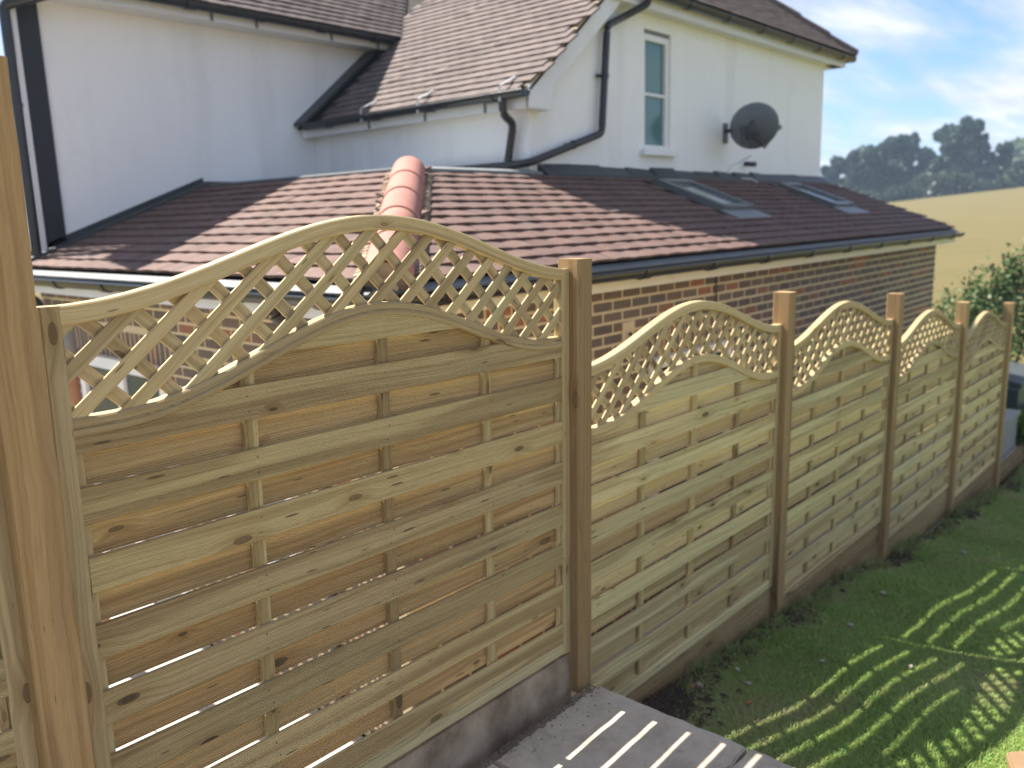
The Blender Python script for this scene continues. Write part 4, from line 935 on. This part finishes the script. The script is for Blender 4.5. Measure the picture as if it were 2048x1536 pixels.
# downpipes
pipe([(6.52, 2.64, 4.03), (6.52, 2.64, 3.94), (6.36, 2.80, 3.83), (6.08, 2.80, 3.71), (5.985, 2.80, 2.76), (4.97, 2.80, 2.475), (4.93, 2.95, 2.458), (4.93, 4.05, 2.455)], label='black downpipe bending down the white wall and along the roof top', clips=[((6.04, 2.80, 3.27), (0.09, 0, 0.99)), ((5.55, 2.80, 2.64), (0.96, 0, 0.27))])
pipe([(4.80, 2.955, 2.99), (4.80, 2.955, 2.86), (4.955, 2.98, 2.80), (4.955, 3.06, 2.46)], label='short black swan-neck downpipe under the middle gutter')
# black boards and pipe at the left corner
mb = MB(); mb.box(2.19, 2.355, YA - 0.03, YA + 0.2, 1.6, 4.05); hb('corner_board', mb, M_BLKWOOD, label='wide black board at the left end of the white wall')
mb = MB(); mb.box(2.125, 2.162, YA - 0.10, YA + 0.1, 1.80, 3.95); hb('corner_bright_strip', mb, M_WHITE, label='thin pale strip standing in for the bright line between the black downpipe and the black board')  # added white bar standing in for the bright line beside the pipe
pipe([(2.33, 5.52, 3.94), (2.33, 5.56, 3.86), (2.07, 5.78, 3.78), (2.07, 5.78, 1.80)], r=0.042, label='black downpipe at the left corner of the white wall', clips=[((2.07, 5.78, 3.02), (0, 0, 1))])
# straps on the middle roof gutter
mb = MB()
for y in (2.95, 3.95, 4.75):
    p = Vector((XBE, y, ZBE + 0.03)); mb.box(p.x - 0.075, p.x - 0.068, y - 0.012, y + 0.012, ZBE - 0.07, ZBE + 0.06); mb.hexa([(p.x - 0.075, y - 0.012, ZBE + 0.05), (p.x + 0.13, y - 0.012, ZBE + 0.145), (p.x + 0.13, y + 0.012, ZBE + 0.145), (p.x - 0.075, y + 0.012, ZBE + 0.05), (p.x - 0.075, y - 0.012, ZBE + 0.056), (p.x + 0.13, y - 0.012, ZBE + 0.151), (p.x + 0.13, y + 0.012, ZBE + 0.151), (p.x - 0.075, y + 0.012, ZBE + 0.056)])
hb('gutter_straps', mb, M_GALV, kind='stuff')
# small vent stub under the dish, hook on the brick wall
mb = MB(); mb.tube([(9.02, 2.868, 2.575), (8.98, 2.72, 2.56)], 0.03, 10); hb('vent_pipe', mb, M_DKMETAL)
mb = MB(); mb.box(4.10, 4.25, YW - 0.004, YW + 0.004, 1.17, 1.30); hb('mortar_patch', mb, M_MORTAR)
mb = MB(); mb.tube([(4.165, YW - 0.02, 1.225), (4.17, YW - 0.045, 1.18), (4.17, YW - 0.03, 1.10)], 0.016, 8); hb('tap', mb, M_BLACK)
mb = MB(); mb.tube([(5.39, YW - 0.012, 1.54), (5.395, YW - 0.012, 1.2), (5.41, YW - 0.012, 0.6)], 0.006, 6); hb('wall_cable', mb, M_DKMETAL)

# satellite dish
DC = Vector((8.36, 2.47, 2.925)); dish = empty('satellite_dish', DC, label='grey oval satellite dish bracketed to the white wall above the skylights', cat='satellite dish')
ax = Vector((math.cos(math.radians(-14)) * math.cos(math.radians(24)), math.sin(math.radians(-14)) * math.cos(math.radians(24)), math.sin(math.radians(24)))).normalized()
sx = ax.cross(Vector((0, 0, 1))).normalized(); sy = sx.cross(ax).normalized()
rot = math.radians(17); sx, sy = sx * math.cos(rot) + sy * math.sin(rot), sy * math.cos(rot) - sx * math.sin(rot)
mb = MB(); RX, RY = 0.355, 0.245; rings = []
for lay in (0, 1):
    for k in range(9):
        r = k / 8; rings.append([sx * (RX * r * math.cos(q * math.pi / 16)) + sy * (RY * r * math.sin(q * math.pi / 16)) + ax * (0.075 * r * r - 0.05 + (0.006 if lay else 0)) for q in range(32)])
for base in (0, 9):
    for k in range(8):
        for q in range(32): mb.poly([rings[base + k][q], rings[base + k][(q + 1) % 32], rings[base + k + 1][(q + 1) % 32], rings[base + k + 1][q]] if k else [rings[base][0], rings[base + 1][(q + 1) % 32], rings[base + 1][q]])
for q in range(32): mb.poly([rings[8][q], rings[8][(q + 1) % 32], rings[17][(q + 1) % 32], rings[17][q]])
me = mb.mesh('reflector', M_DISH); bm = bmesh.new(); bm.from_mesh(me); bmesh.ops.remove_doubles(bm, verts=bm.verts, dist=1e-4); bmesh.ops.recalc_face_normals(bm, faces=bm.faces); bm.to_mesh(me); bm.free(); me.polygons.foreach_set('use_smooth', [True] * len(me.polygons)); link('reflector', me, dish)
wp = Vector((8.50, 2.865, 2.90)) - DC
mb = MB(); mb.box(wp.x - 0.05, wp.x + 0.05, wp.y - 0.012, wp.y, wp.z - 0.11, wp.z + 0.11); mb.tube([wp + Vector((0, 0, 0.02)), wp + Vector((-0.10, -0.24, 0.02)), ax * -0.16 + Vector((0, 0, -0.02)), ], 0.022, 8); mb.tube([ax * -0.16 + Vector((0, 0, -0.14)), ax * -0.16 + Vector((0, 0, 0.07))], 0.024, 8)
mb.build('wall_bracket', M_DKMETAL, dish, smooth=True)
mb = MB()
for a_ in (-0.11, 0.11): mb.tube([ax * -0.15, ax * -0.055 + sx * a_ + sy * 0.06], 0.014, 6); mb.tube([ax * -0.15, ax * -0.055 + sx * a_ * 0.7 - sy * 0.10], 0.014, 6)
mb.build('back_mount', M_DKMETAL, dish)
mb = MB(); e_ = -sy * (RY + 0.02) + ax * 0.02; mb.tube([ax * -0.06 - sy * 0.1, e_, e_ + ax * 0.36 + sy * 0.10], 0.011, 8); mb.build('feed_arm', M_DKMETAL, dish); l_ = e_ + ax * 0.36 + sy * 0.10; mb = MB(); mb.tube([l_, l_ - ax * 0.09 + sy * 0.02], [0.03, 0.026], 10); mb.build('receiver', M_DISH, dish)
w_ = [(8.62, 2.60, 2.64), (8.66, 2.75, 2.58), (8.62, 2.84, 2.54), (8.56, 2.85, 2.48), (8.57, 2.85, 2.43), (8.70, 2.80, 2.40), (8.95, 2.74, 2.39), (9.02, 2.70, 2.355)]
mb = MB(); mb.tube([Vector(p) - DC for p in w_], 0.0065, 6); mb.build('cable', M_CABLE, dish, smooth=True)

# ------------------------------------------------------------------ vegetation helpers
def cards(name, mat, P, size, cols, norm=None, parent=None, loc=None, aspect=1.0, **k):
    """many small leaf-clump quads at points P (n,3)"""
    n = len(P); d1 = rng.normal(size=(n, 3)); d1 /= np.linalg.norm(d1, axis=1, keepdims=True); d2 = rng.normal(size=(n, 3)); d2 -= d1 * np.sum(d1 * d2, 1, keepdims=True); d2 /= np.linalg.norm(d2, axis=1, keepdims=True)
    s = (size * rng.uniform(0.6, 1.3, n))[:, None]; a = d1 * s * aspect; b = d2 * s
    v = np.stack([P - a - b * 0.2, P - b, P + a + b * 0.1, P + a * 0.3 + b, P - a * 0.8 + b * 0.7], 1).reshape(-1, 3)
    me = bpy.data.meshes.new(name); me.vertices.add(n * 5); me.vertices.foreach_set('co', v.ravel().astype(np.float32)); me.loops.add(n * 5); me.loops.foreach_set('vertex_index', np.arange(n * 5, dtype=np.int32)); me.polygons.add(n)
    me.polygons.foreach_set('loop_start', np.arange(0, n * 5, 5, dtype=np.int32)); me.polygons.foreach_set('loop_total', np.full(n, 5, dtype=np.int32)); me.update(calc_edges=True)
    ca = me.attributes.new('col', 'FLOAT_COLOR', 'FACE'); ca.data.foreach_set('color', np.concatenate([cols, np.ones((n, 1))], 1).ravel().astype(np.float32)); me.materials.append(mat)
    return link(name, me, parent, loc, **k)
def leaf_cols(n, base, var=0.3):
    c = np.array(base)[None] * (1 + rng.uniform(-var, var, (n, 1))); c[:, 0] *= 1 + rng.uniform(-0.15, 0.25, n); return np.clip(c, 0.005, 1)
def tree(label, base, h, lobes, col, n, size, trunk_r=0.35):
    t = empty('tree', base, label=label, cat='tree', group='trees along the ridge of the field')
    mb = MB(); mb.tube([(0, 0, -0.5), (0.1, 0, h * 0.25), (0.0, 0.2, h * 0.55), (0.2, 0.1, h * 0.8)], [trunk_r, trunk_r * 0.8, trunk_r * 0.5, 0.06], 8)
    for k in range(6):
        a_ = k * 1.05; z = h * rng.uniform(0.25, 0.5); L = h * 0.32; mb.tube([(0, 0, z), (math.cos(a_) * L * 0.5, math.sin(a_) * L * 0.5, z + L * 0.35), (math.cos(a_) * L, math.sin(a_) * L, z + L * 0.75)], [trunk_r * 0.4, trunk_r * 0.25, 0.04], 6)
    mb.build('trunk', M_BARK, t, smooth=True)
    pts = []
    for (lx_, ly_, lz_, rr, rz) in lobes:
        m = int(n * 0.85 * rr * rr); d = rng.normal(size=(m, 3)); d /= np.linalg.norm(d, axis=1, keepdims=True)
        # sub clumps make the outline uneven
        cl = rng.normal(size=(26, 3)); cl /= np.linalg.norm(cl, axis=1, keepdims=True); cl *= rng.uniform(0.50, 1.08, (26, 1)); w = rng.integers(0, 26, m)
        p = cl[w] + d * (rng.random((m, 1)) ** 0.5) * rng.uniform(0.14, 0.40, (26, 1))[w]
        pts.append(p * np.array([rr, rr, rz]) + np.array([lx_, ly_, lz_]))
    P = np.concatenate(pts); P = P[P[:, 2] > 0.2]
    cards('crown', M_LEAF, P, size, leaf_cols(len(P), col), parent=t); return t
def ray_at(px, d):   # ground point at horizontal distance d in the direction of picture column px (used once to site things)
    v = CF + CR * ((px - 1024) / FPX) - CU * ((395 - 768) / FPX); v = Vector((v.x, v.y)).normalized()
    x, y = CP.x + v.x * d, CP.y + v.y * d; return Vector((x, y, float(field_z(np.array(x), np.array(y)))))
DK = (0.034, 0.068, 0.045)
D = 172.0; s = D / FPX
# sideways unit vector on the ridge as seen from the garden
SV = Vector((CR.x, CR.y)).normalized()
def lob(px, py, r, rz, dep, c0):  # lobe centre px right of the trunk column c0, height above the base
    o = (px - c0) * s; return (SV.x * o + dep * SV.y * -1, SV.y * o + dep * SV.x, (392 - py) * s, r * s, rz * s)
b1 = ray_at(1672, D); tree('loose small tree at the left of the far tree line, beside the white house', b1, 9.5, [lob(1675, 330, 32, 26, 0, 1672), lob(1655, 352, 18, 18, 1, 1672), lob(1690, 372, 22, 16, 1, 1672), lob(1716, 330, 22, 28, -2, 1672)], DK, 620, 0.34, 0.22)
b2 = ray_at(1775, D); tree('broadest dark tree in the middle of the far tree line', b2, 12, [lob(1775, 318, 46, 42, 0, 1775), lob(1812, 318, 36, 42, 2, 1775), lob(1738, 345, 40, 42, -2, 1775), lob(1725, 312, 22, 22, 1, 1775), lob(1790, 372, 62, 28, -4, 1775)], DK, 620, 0.36)
b3 = ray_at(1925, D); tree('tall rounded dark tree right of the gap in the far tree line', b3, 12.5, [lob(1915, 310, 36, 40, 0, 1925), lob(1940, 305, 30, 36, 1, 1925), lob(1890, 342, 34, 34, -1, 1925), lob(1958, 345, 32, 38, -2, 1925), lob(1925, 372, 58, 26, -3, 1925)], DK, 620, 0.36)
b4 = ray_at(2045, D * 1.5); s *= 1.5
tree('pale green rounded tree at the right end of the far tree line', b4, 18, [lob(2045, 328, 44, 36, 0, 2045), lob(2075, 335, 44, 40, 1, 2045)], (0.11, 0.16, 0.07), 300, 0.55); s /= 1.5
hd = []
for px in range(1640, 2110, 6):
    g = ray_at(px, D - 6 + rng.uniform(-2, 2)); hgt = 2.2 + 1.4 * math.sin(px * 0.031) + rng.uniform(-0.4, 0.6)
    m = 420; hd.append(np.array([g.x, g.y, g.z]) + rng.normal(size=(m, 3)) * np.array([1.2, 1.2, 0.0]) + np.concatenate([np.zeros((m, 2)), rng.random((m, 1)) * max(1.5, hgt)], 1))
P = np.concatenate(hd); cards('hedge', M_LEAF, P, 0.33, leaf_cols(len(P), (0.038, 0.06, 0.036)), kind='stuff', label='dark hedgerow under the far trees along the top of the field', cat='hedge')

# shrub beyond the end of the fence
def shrub(label, base, clumps, col, n, size, group=None, leafy=1.0):
    t = empty('shrub', base, label=label, cat='shrub'); 
    mb = MB()
    for (x, y, z, r, rz) in clumps: mb.tube([(x * 0.3, y * 0.3, -0.1), (x * 0.8, y * 0.8, z * 0.6), (x, y, z + rz * 0.6)], [0.03, 0.018, 0.006], 5)
    mb.build('stem', M_BARK, t); pts = []
    for (x, y, z, r, rz) in clumps:
        m = int(n * (r * r + 0.05)); d = rng.normal(size=(m, 3)) * 0.5; pts.append(d * np.array([r, r, rz]) + np.array([x, y, z]))
    P = np.concatenate(pts); P = P[P[:, 2] > 0]; cards('foliage', M_LEAF, P, size, leaf_cols(len(P), col, 0.4), parent=t, aspect=0.6); return t
sb = ray_at(1985, 14.5); sb.z = -1.2
def sc_at(px, py, d=14.5):
    o = (px - 1985) * d / FPX; return (SV.x * o, SV.y * o, 2.015 - d * (py - 408) / FPX + 1.2)
cl = [(*sc_at(px, py), r, rz) for px, py, r, rz in ((1925, 640, 0.42, 0.45), (1905, 625, 0.22, 0.28), (1950, 590, 0.32, 0.40), (1971, 565, 0.12, 0.34), (2005, 580, 0.35, 0.45), (2005, 545, 0.10, 0.25), (2035, 560, 0.35, 0.55), (2045, 530, 0.22, 0.36), (2028, 525, 0.09, 0.30), (1960, 660, 0.65, 0.6), (2020, 650, 0.7, 0.7), (2075, 580, 0.5, 0.8), (1985, 610, 0.5, 0.5))]
shrub('leafy green shrub with upright shoots beyond the end of the fence', sb, cl, (0.085, 0.14, 0.05), 3000, 0.034)
hb2 = ray_at(2052, 12.5); hb2.z = -1.2
P = rng.uniform(-1, 1, (5200, 3)) * np.array([0.55, 0.35, 0.22]) + np.array([0, 0, 0.38]); 
t = empty('clipped_hedge', hb2, label='low bright green clipped hedge at the right edge, behind the concrete block', cat='hedge'); mb = MB(); mb.tube([(0, 0, -0.1), (0, 0, 0.4)], 0.03, 6); mb.build('stem', M_BARK, t); cards('foliage', M_LEAF, P, 0.028, leaf_cols(len(P), (0.10, 0.17, 0.02)), parent=t)
# dark storage box seen past the last post
bx = empty('storage_box', ray_at(2060, 13.2) * 1.0, label='dark grey ridged storage box partly hidden by the farthest post', cat='storage box'); bx.location.z = -1.2; bx.rotation_euler = (0, 0, math.radians(-12))
mb = MB(); mb.box(-0.55, 0.55, -0.3, 0.3, 0.0, 0.86); mb.build('box_body', M_BOX, bx); mb = MB(); mb.hexa([(-0.58, -0.34, 0.86), (0.58, -0.34, 0.86), (0.58, 0.34, 0.93), (-0.58, 0.34, 0.93), (-0.58, -0.34, 0.93), (0.58, -0.34, 0.93), (0.58, 0.34, 1.02), (-0.58, 0.34, 1.02)]); mb.build('lid', M_BOX, bx)
for z in (0.25, 0.55, 0.83): mb = MB(); mb.box(-0.565, 0.565, -0.315, 0.315, z, z + 0.03); mb.build('rib', M_DISH, bx)
# concrete block by the last post
o = empty('concrete_block', (10.7, 0.30, -1.15), label='pale grey concrete block just beyond the farthest post', cat='concrete block')
mb = MB(); mb.box(-0.55, 0.42, -0.13, 0.24, 0, 0.60); mb.build('block_body', M_BLOCK, o); mb = MB(); mb.box(-0.57, 0.44, -0.15, 0.26, 0.602, 0.655); mb.build('coping', M_BLOCK, o)
# weathered post seen through the lattice by the door
o = empty('garden_post', (1.5, 3.88, -0.95), label='blurry orange-brown post with a grey rounded top, seen through the lattice at the left', cat='post')
mb = MB(); mb.tube([(0, 0, 0), (0, 0, 2.13)], 0.055, 12); mb.build('shaft', M_TERRA, o, smooth=True); mb = MB(); mb.tube([(0, 0, 2.13), (0, 0, 2.24), (0, 0, 2.31), (0, 0, 2.34)], [0.057, 0.06, 0.045, 0.01], 12); mb.build('cap', M_BLOCK, o, smooth=True)

# ------------------------------------------------------------------ lawn grass, soil, stones
_vn = np.random.default_rng(3).random((64, 64))
def vnoise(x, y, f):
    u = x * f + 17.3; v = y * f + 31.7; i = np.floor(u).astype(int); j = np.floor(v).astype(int); a = u - i; b = v - j; a = a * a * (3 - 2 * a); b = b * b * (3 - 2 * b)
    g = lambda p, q: _vn[p % 64, q % 64]
    return (g(i, j) * (1 - a) + g(i + 1, j) * a) * (1 - b) + (g(i, j + 1) * (1 - a) + g(i + 1, j + 1) * a) * b
def blades(n, xr, yr, hmin, hmax, dens=None):
    x = rng.uniform(*xr, n); y = rng.uniform(*yr, n)
    patch = 0.5 * vnoise(x, y, 1.4) + 0.3 * vnoise(x, y, 4.0) + 0.2 * vnoise(x, y, 11.0) + 0.12 * np.clip((y + 0.75) / 0.6, 0, 1)
    near = np.clip((y + 0.22) / 0.22, 0, 1)
    keep = rng.random(n) < np.clip(1.0 - 0.9 * np.clip(patch - 0.55, 0, 1) - 0.93 * near - 0.8 * np.clip(1 - np.hypot((x - 2.2) / 0.5, (y + 0.05) / 0.28), 0, 1), 0.03, 1)
    x, y, patch, near = x[keep], y[keep], patch[keep], near[keep]; n = len(x); z = lawn_z(x, y)
    h = rng.uniform(hmin, hmax, n) * (1 - 0.35 * np.clip(patch - 0.4, 0, 1)); tuft = (vnoise(x, y, 7.0) > 0.80) & (rng.random(n) < 0.5); h[tuft] *= 1.45
    th = rng.uniform(0, 2 * np.pi, n); lean = rng.uniform(0.5, 1.7, n) * h; w = rng.uniform(0.0010, 0.0022, n) * (1 + 0.12 * np.maximum(0, x - 3))
    dx, dy = np.cos(th), np.sin(th); px_, py_ = -dy, dx
    b = np.stack([x, y, z - 0.004], 1); mid = b + np.stack([dx * lean * 0.35, dy * lean * 0.35, h * 0.62], 1); tip = b + np.stack([dx * lean, dy * lean, h], 1); sd = np.stack([px_ * w, py_ * w, np.zeros(n)], 1)
    v = np.stack([b - sd, b + sd, mid + sd * 0.8, mid - sd * 0.8, tip], 1).reshape(-1, 3)
    i = np.arange(n)[:, None] * 5; loops = np.concatenate([i + np.array([[0, 1, 2, 3]]), i + np.array([[3, 2, 4]])], 1).ravel()
    st = (np.arange(n)[:, None] * 7 + np.array([[0, 4]])).ravel(); tot = np.tile([4, 3], n)
    dry = np.clip((patch - 0.58) * 2.4 + rng.normal(0, 0.2, n) + 0.7 * near, 0, 1)[:, None]
    g = np.array([[0.21, 0.345, 0.085]]) * (1 + rng.uniform(-0.35, 0.35, (n, 1))); g[:, 0] *= 1 + rng.uniform(-0.2, 0.5, n)
    c = g * (1 - dry) + np.array([[0.38, 0.335, 0.18]]) * dry * (1 + rng.uniform(-0.3, 0.3, (n, 1)))
    return v, loops, st, tot, np.repeat(c, 2, 0)
def tufts(n):
    """long uncut blades along the foot of the fence"""
    k = 120; cx = rng.uniform(2.5, 11.5, k); cy = -0.02 - np.abs(rng.normal(0, 0.06, k)); w = rng.integers(0, k, n)
    x = cx[w] + rng.normal(0, 0.035, n); y = np.minimum(cy[w] + rng.normal(0, 0.03, n), -0.004); z = lawn_z(x, y); h = rng.uniform(0.03, 0.11, n); th = rng.uniform(0, 2 * np.pi, n); ln = h * rng.uniform(0.3, 1.1, n); wd = rng.uniform(0.0012, 0.0025, n)
    dx, dy = np.cos(th), np.sin(th) - 0.4; b = np.stack([x, y, z - 0.004], 1); mid = b + np.stack([dx * ln * 0.35, dy * ln * 0.35, h * 0.7], 1); tip = b + np.stack([dx * ln, dy * ln, h * 0.9], 1); sd = np.stack([-np.sin(th) * wd, np.cos(th) * wd, np.zeros(n)], 1)
    v = np.stack([b - sd, b + sd, mid + sd * 0.8, mid - sd * 0.8, tip], 1).reshape(-1, 3); i = np.arange(n)[:, None] * 5; loops = np.concatenate([i + np.array([[0, 1, 2, 3]]), i + np.array([[3, 2, 4]])], 1).ravel(); st = (np.arange(n)[:, None] * 7 + np.array([[0, 4]])).ravel()
    c = np.array([[0.17, 0.26, 0.07]]) * (1 + rng.uniform(-0.4, 0.4, (n, 1))); d = (rng.random(n) < 0.4)[:, None]; c = np.where(d, np.array([[0.34, 0.29, 0.15]]), c); return v, loops, st, np.tile([4, 3], n), np.repeat(c, 2, 0)
V, LP, ST, TT, CC = [], [], [], [], []; nv = nl = 0
for args in (('t', 3200), (230000, (1.93, 4.2), (-2.1, 0.0), 0.008, 0.025), (140000, (4.2, 7.0), (-2.4, 0.0), 0.010, 0.026), (70000, (7.0, 11.5), (-2.6, 0.0), 0.010, 0.028), (25000, (11.5, 15.5), (-3.5, 0.0), 0.02, 0.05)):
    v, l_, s_, t_, c_ = tufts(args[1]) if args[0] == 't' else blades(*args); V.append(v); LP.append(l_ + nv); ST.append(s_ + nl); TT.append(t_); CC.append(c_); nv += len(v); nl += len(l_)
V = np.concatenate(V); LP = np.concatenate(LP); ST = np.concatenate(ST); TT = np.concatenate(TT); CC = np.concatenate(CC)
me = bpy.data.meshes.new('grass'); me.vertices.add(len(V)); me.vertices.foreach_set('co', V.ravel().astype(np.float32)); me.loops.add(len(LP)); me.loops.foreach_set('vertex_index', LP.astype(np.int32)); me.polygons.add(len(ST))
me.polygons.foreach_set('loop_start', ST.astype(np.int32)); me.polygons.foreach_set('loop_total', TT.astype(np.int32)); me.update(calc_edges=True)
ca = me.attributes.new('col', 'FLOAT_COLOR', 'FACE'); ca.data.foreach_set('color', np.concatenate([CC, np.ones((len(CC), 1))], 1).ravel().astype(np.float32)); me.materials.append(M_GRASS)
link('grass', me, kind='stuff', label='short patchy lawn grass along the foot of the fence', cat='grass')

def lumps(mb, n, xf, rmin, rmax):
    for _ in range(n):
        x, y, z = xf(); r = rng.uniform(rmin, rmax) ; bm = None
        k = 6; R = [r * rng.uniform(0.7, 1.2) for _ in range(k)]; top = [(x + R[q] * math.cos(q * 1.047), y + R[q] * math.sin(q * 1.047), z + rng.uniform(-0.2, 0.2) * r) for q in range(k)]
        a = (x + rng.uniform(-.2, .2) * r, y + rng.uniform(-.2, .2) * r, z + r * rng.uniform(0.5, 0.9)); b = (x, y, z - r * 0.7)
        for q in range(k): mb.poly([top[q], top[(q + 1) % k], a]); mb.poly([top[(q + 1) % k], top[q], b])
mb = MB()
def soil_pt():
    if rng.random() < 0.6: x = 1.96 + abs(rng.normal(0, 0.30)); y = -0.02 - abs(rng.normal(0, 0.11))
    elif rng.random() < 0.6: k = rng.integers(1, 5); x = PER * k + W + 0.05 + rng.normal(0, 0.10); y = -0.06 - abs(rng.normal(0, 0.06))
    else: x = rng.uniform(2, 9.5); y = -0.01 - abs(rng.normal(0, 0.045))
    return x, y, float(lawn_z(np.array(x), np.array(y))) + 0.004
lumps(mb, 3400, soil_pt, 0.004, 0.026); mb.build('soil', M_SOIL, kind='stuff', label='dark crumbly soil along the foot of the wooden fence boards', cat='soil')
mb = MB()
def grit_pt():
    x = rng.uniform(0.3, 1.88); y = -0.045 - abs(rng.normal(0, 0.018)) - 0.03 * (rng.random() < 0.05) * rng.random() * 5
    return x, y, 0.150
lumps(mb, 2600, grit_pt, 0.001, 0.0048); mb.build('grit', M_GRIT, kind='stuff', label='loose dark grit in the gap between the patio and the concrete board', cat='grit')
STONES = [(2.647, -0.118, 0.020, 'buff stone lying on the bare soil by the second panel'), (2.851, -0.267, 0.014, 'flat white stone on the thin grass near the second panel'), (2.95, -0.16, 0.013, 'small pale chip close under the second panel'), (3.329, -0.44, 0.013, 'white chip in the dark grass beside the first sun stripe'), (3.95, -0.36, 0.016, 'pale stone on the lawn in front of the third panel'), (4.6, -0.33, 0.018, 'pale stone in the short grass halfway along the third panel'), (3.55, -0.80, 0.014, 'white pebble among the sun stripes on the lawn'), (6.2, -0.42, 0.02, 'grey stone on the lawn opposite the fourth panel')]
for x, y, r, lab in STONES:
    bm = bmesh.new(); bmesh.ops.create_icosphere(bm, subdivisions=2, radius=r)
    for v in bm.verts: v.co = Vector((v.co.x * 1.25, v.co.y * 0.95, v.co.z * 0.6)) * rng.uniform(0.85, 1.12)
    me = bpy.data.meshes.new('stone'); bm.to_mesh(me); bm.free(); me.materials.append(M_STONE)
    o = link('stone', me, None, (x, y, float(lawn_z(np.array(x), np.array(y))) + 0.02), label=lab, cat='stone', group='loose stones on the lawn'); o.rotation_euler = (0, 0, rng.uniform(0, 3))
M_CHIP = plain('orange_brick_chip', (0.32, 0.13, 0.07), 0.9, 0.1, 0.4, 40, 0.4)
for x, y, r, lab in ((2.62, -0.10, 0.017, 'orange brick chip on the dark soil at the foot of the second panel'), (2.66, -0.365, 0.014, 'small orange chip on the thin grass near the patio corner')):
    bm = bmesh.new(); bmesh.ops.create_icosphere(bm, subdivisions=1, radius=r)
    for v in bm.verts: v.co = Vector((v.co.x * 1.5, v.co.y * 0.8, v.co.z * 0.6)) * rng.uniform(0.8, 1.2)
    me = bpy.data.meshes.new('brick_chip'); bm.to_mesh(me); bm.free(); me.materials.append(M_CHIP)
    link('brick_chip', me, None, (x, y, float(lawn_z(np.array(x), np.array(y))) + 0.016), label=lab, cat='brick chip', group='brick chips on the lawn')
bm = bmesh.new(); pts = [(-0.10, -0.16), (0.14, -0.20), (0.17, 0.0), (0.03, 0.13), (-0.12, 0.07)]
vs = [bm.verts.new((x, y, 0)) for x, y in pts]; f = bm.faces.new(vs); r = bmesh.ops.extrude_face_region(bm, geom=[f])
for v in [g for g in r['geom'] if isinstance(g, bmesh.types.BMVert)]: v.co.z += 0.035
bmesh.ops.recalc_face_normals(bm, faces=bm.faces); bmesh.ops.bevel(bm, geom=[e for e in bm.edges if e.calc_face_angle(0) > 1], offset=0.008, segments=2, affect='EDGES')
me = bpy.data.meshes.new('stepping_stone'); bm.to_mesh(me); bm.free(); me.materials.append(M_SAND)
link('stepping_stone', me, None, (2.73, -1.50, float(lawn_z(np.array(2.73), np.array(-1.5))) + 0.0), label='sandy orange flat stone in the sunlit grass at the bottom right', cat='stepping stone')

# ------------------------------------------------------------------ air
m = bpy.data.materials.new('haze'); m.use_nodes = True; nt = m.node_tree; nt.nodes.remove(nt.nodes['Principled BSDF'])
pv = nt.nodes.new('ShaderNodeVolumePrincipled'); pv.inputs['Color'].default_value = (0.60, 0.78, 1.0, 1); pv.inputs['Density'].default_value = HAZE; pv.inputs['Anisotropy'].default_value = 0.2
nt.links.new(pv.outputs[0], nt.nodes['Material Output'].inputs['Volume'])
mb = MB(); mb.box(-500, 500, -500, 500, -6, 30); mb.build('haze', m, kind='stuff', label='faint blue summer haze over the field and far trees', cat='haze')
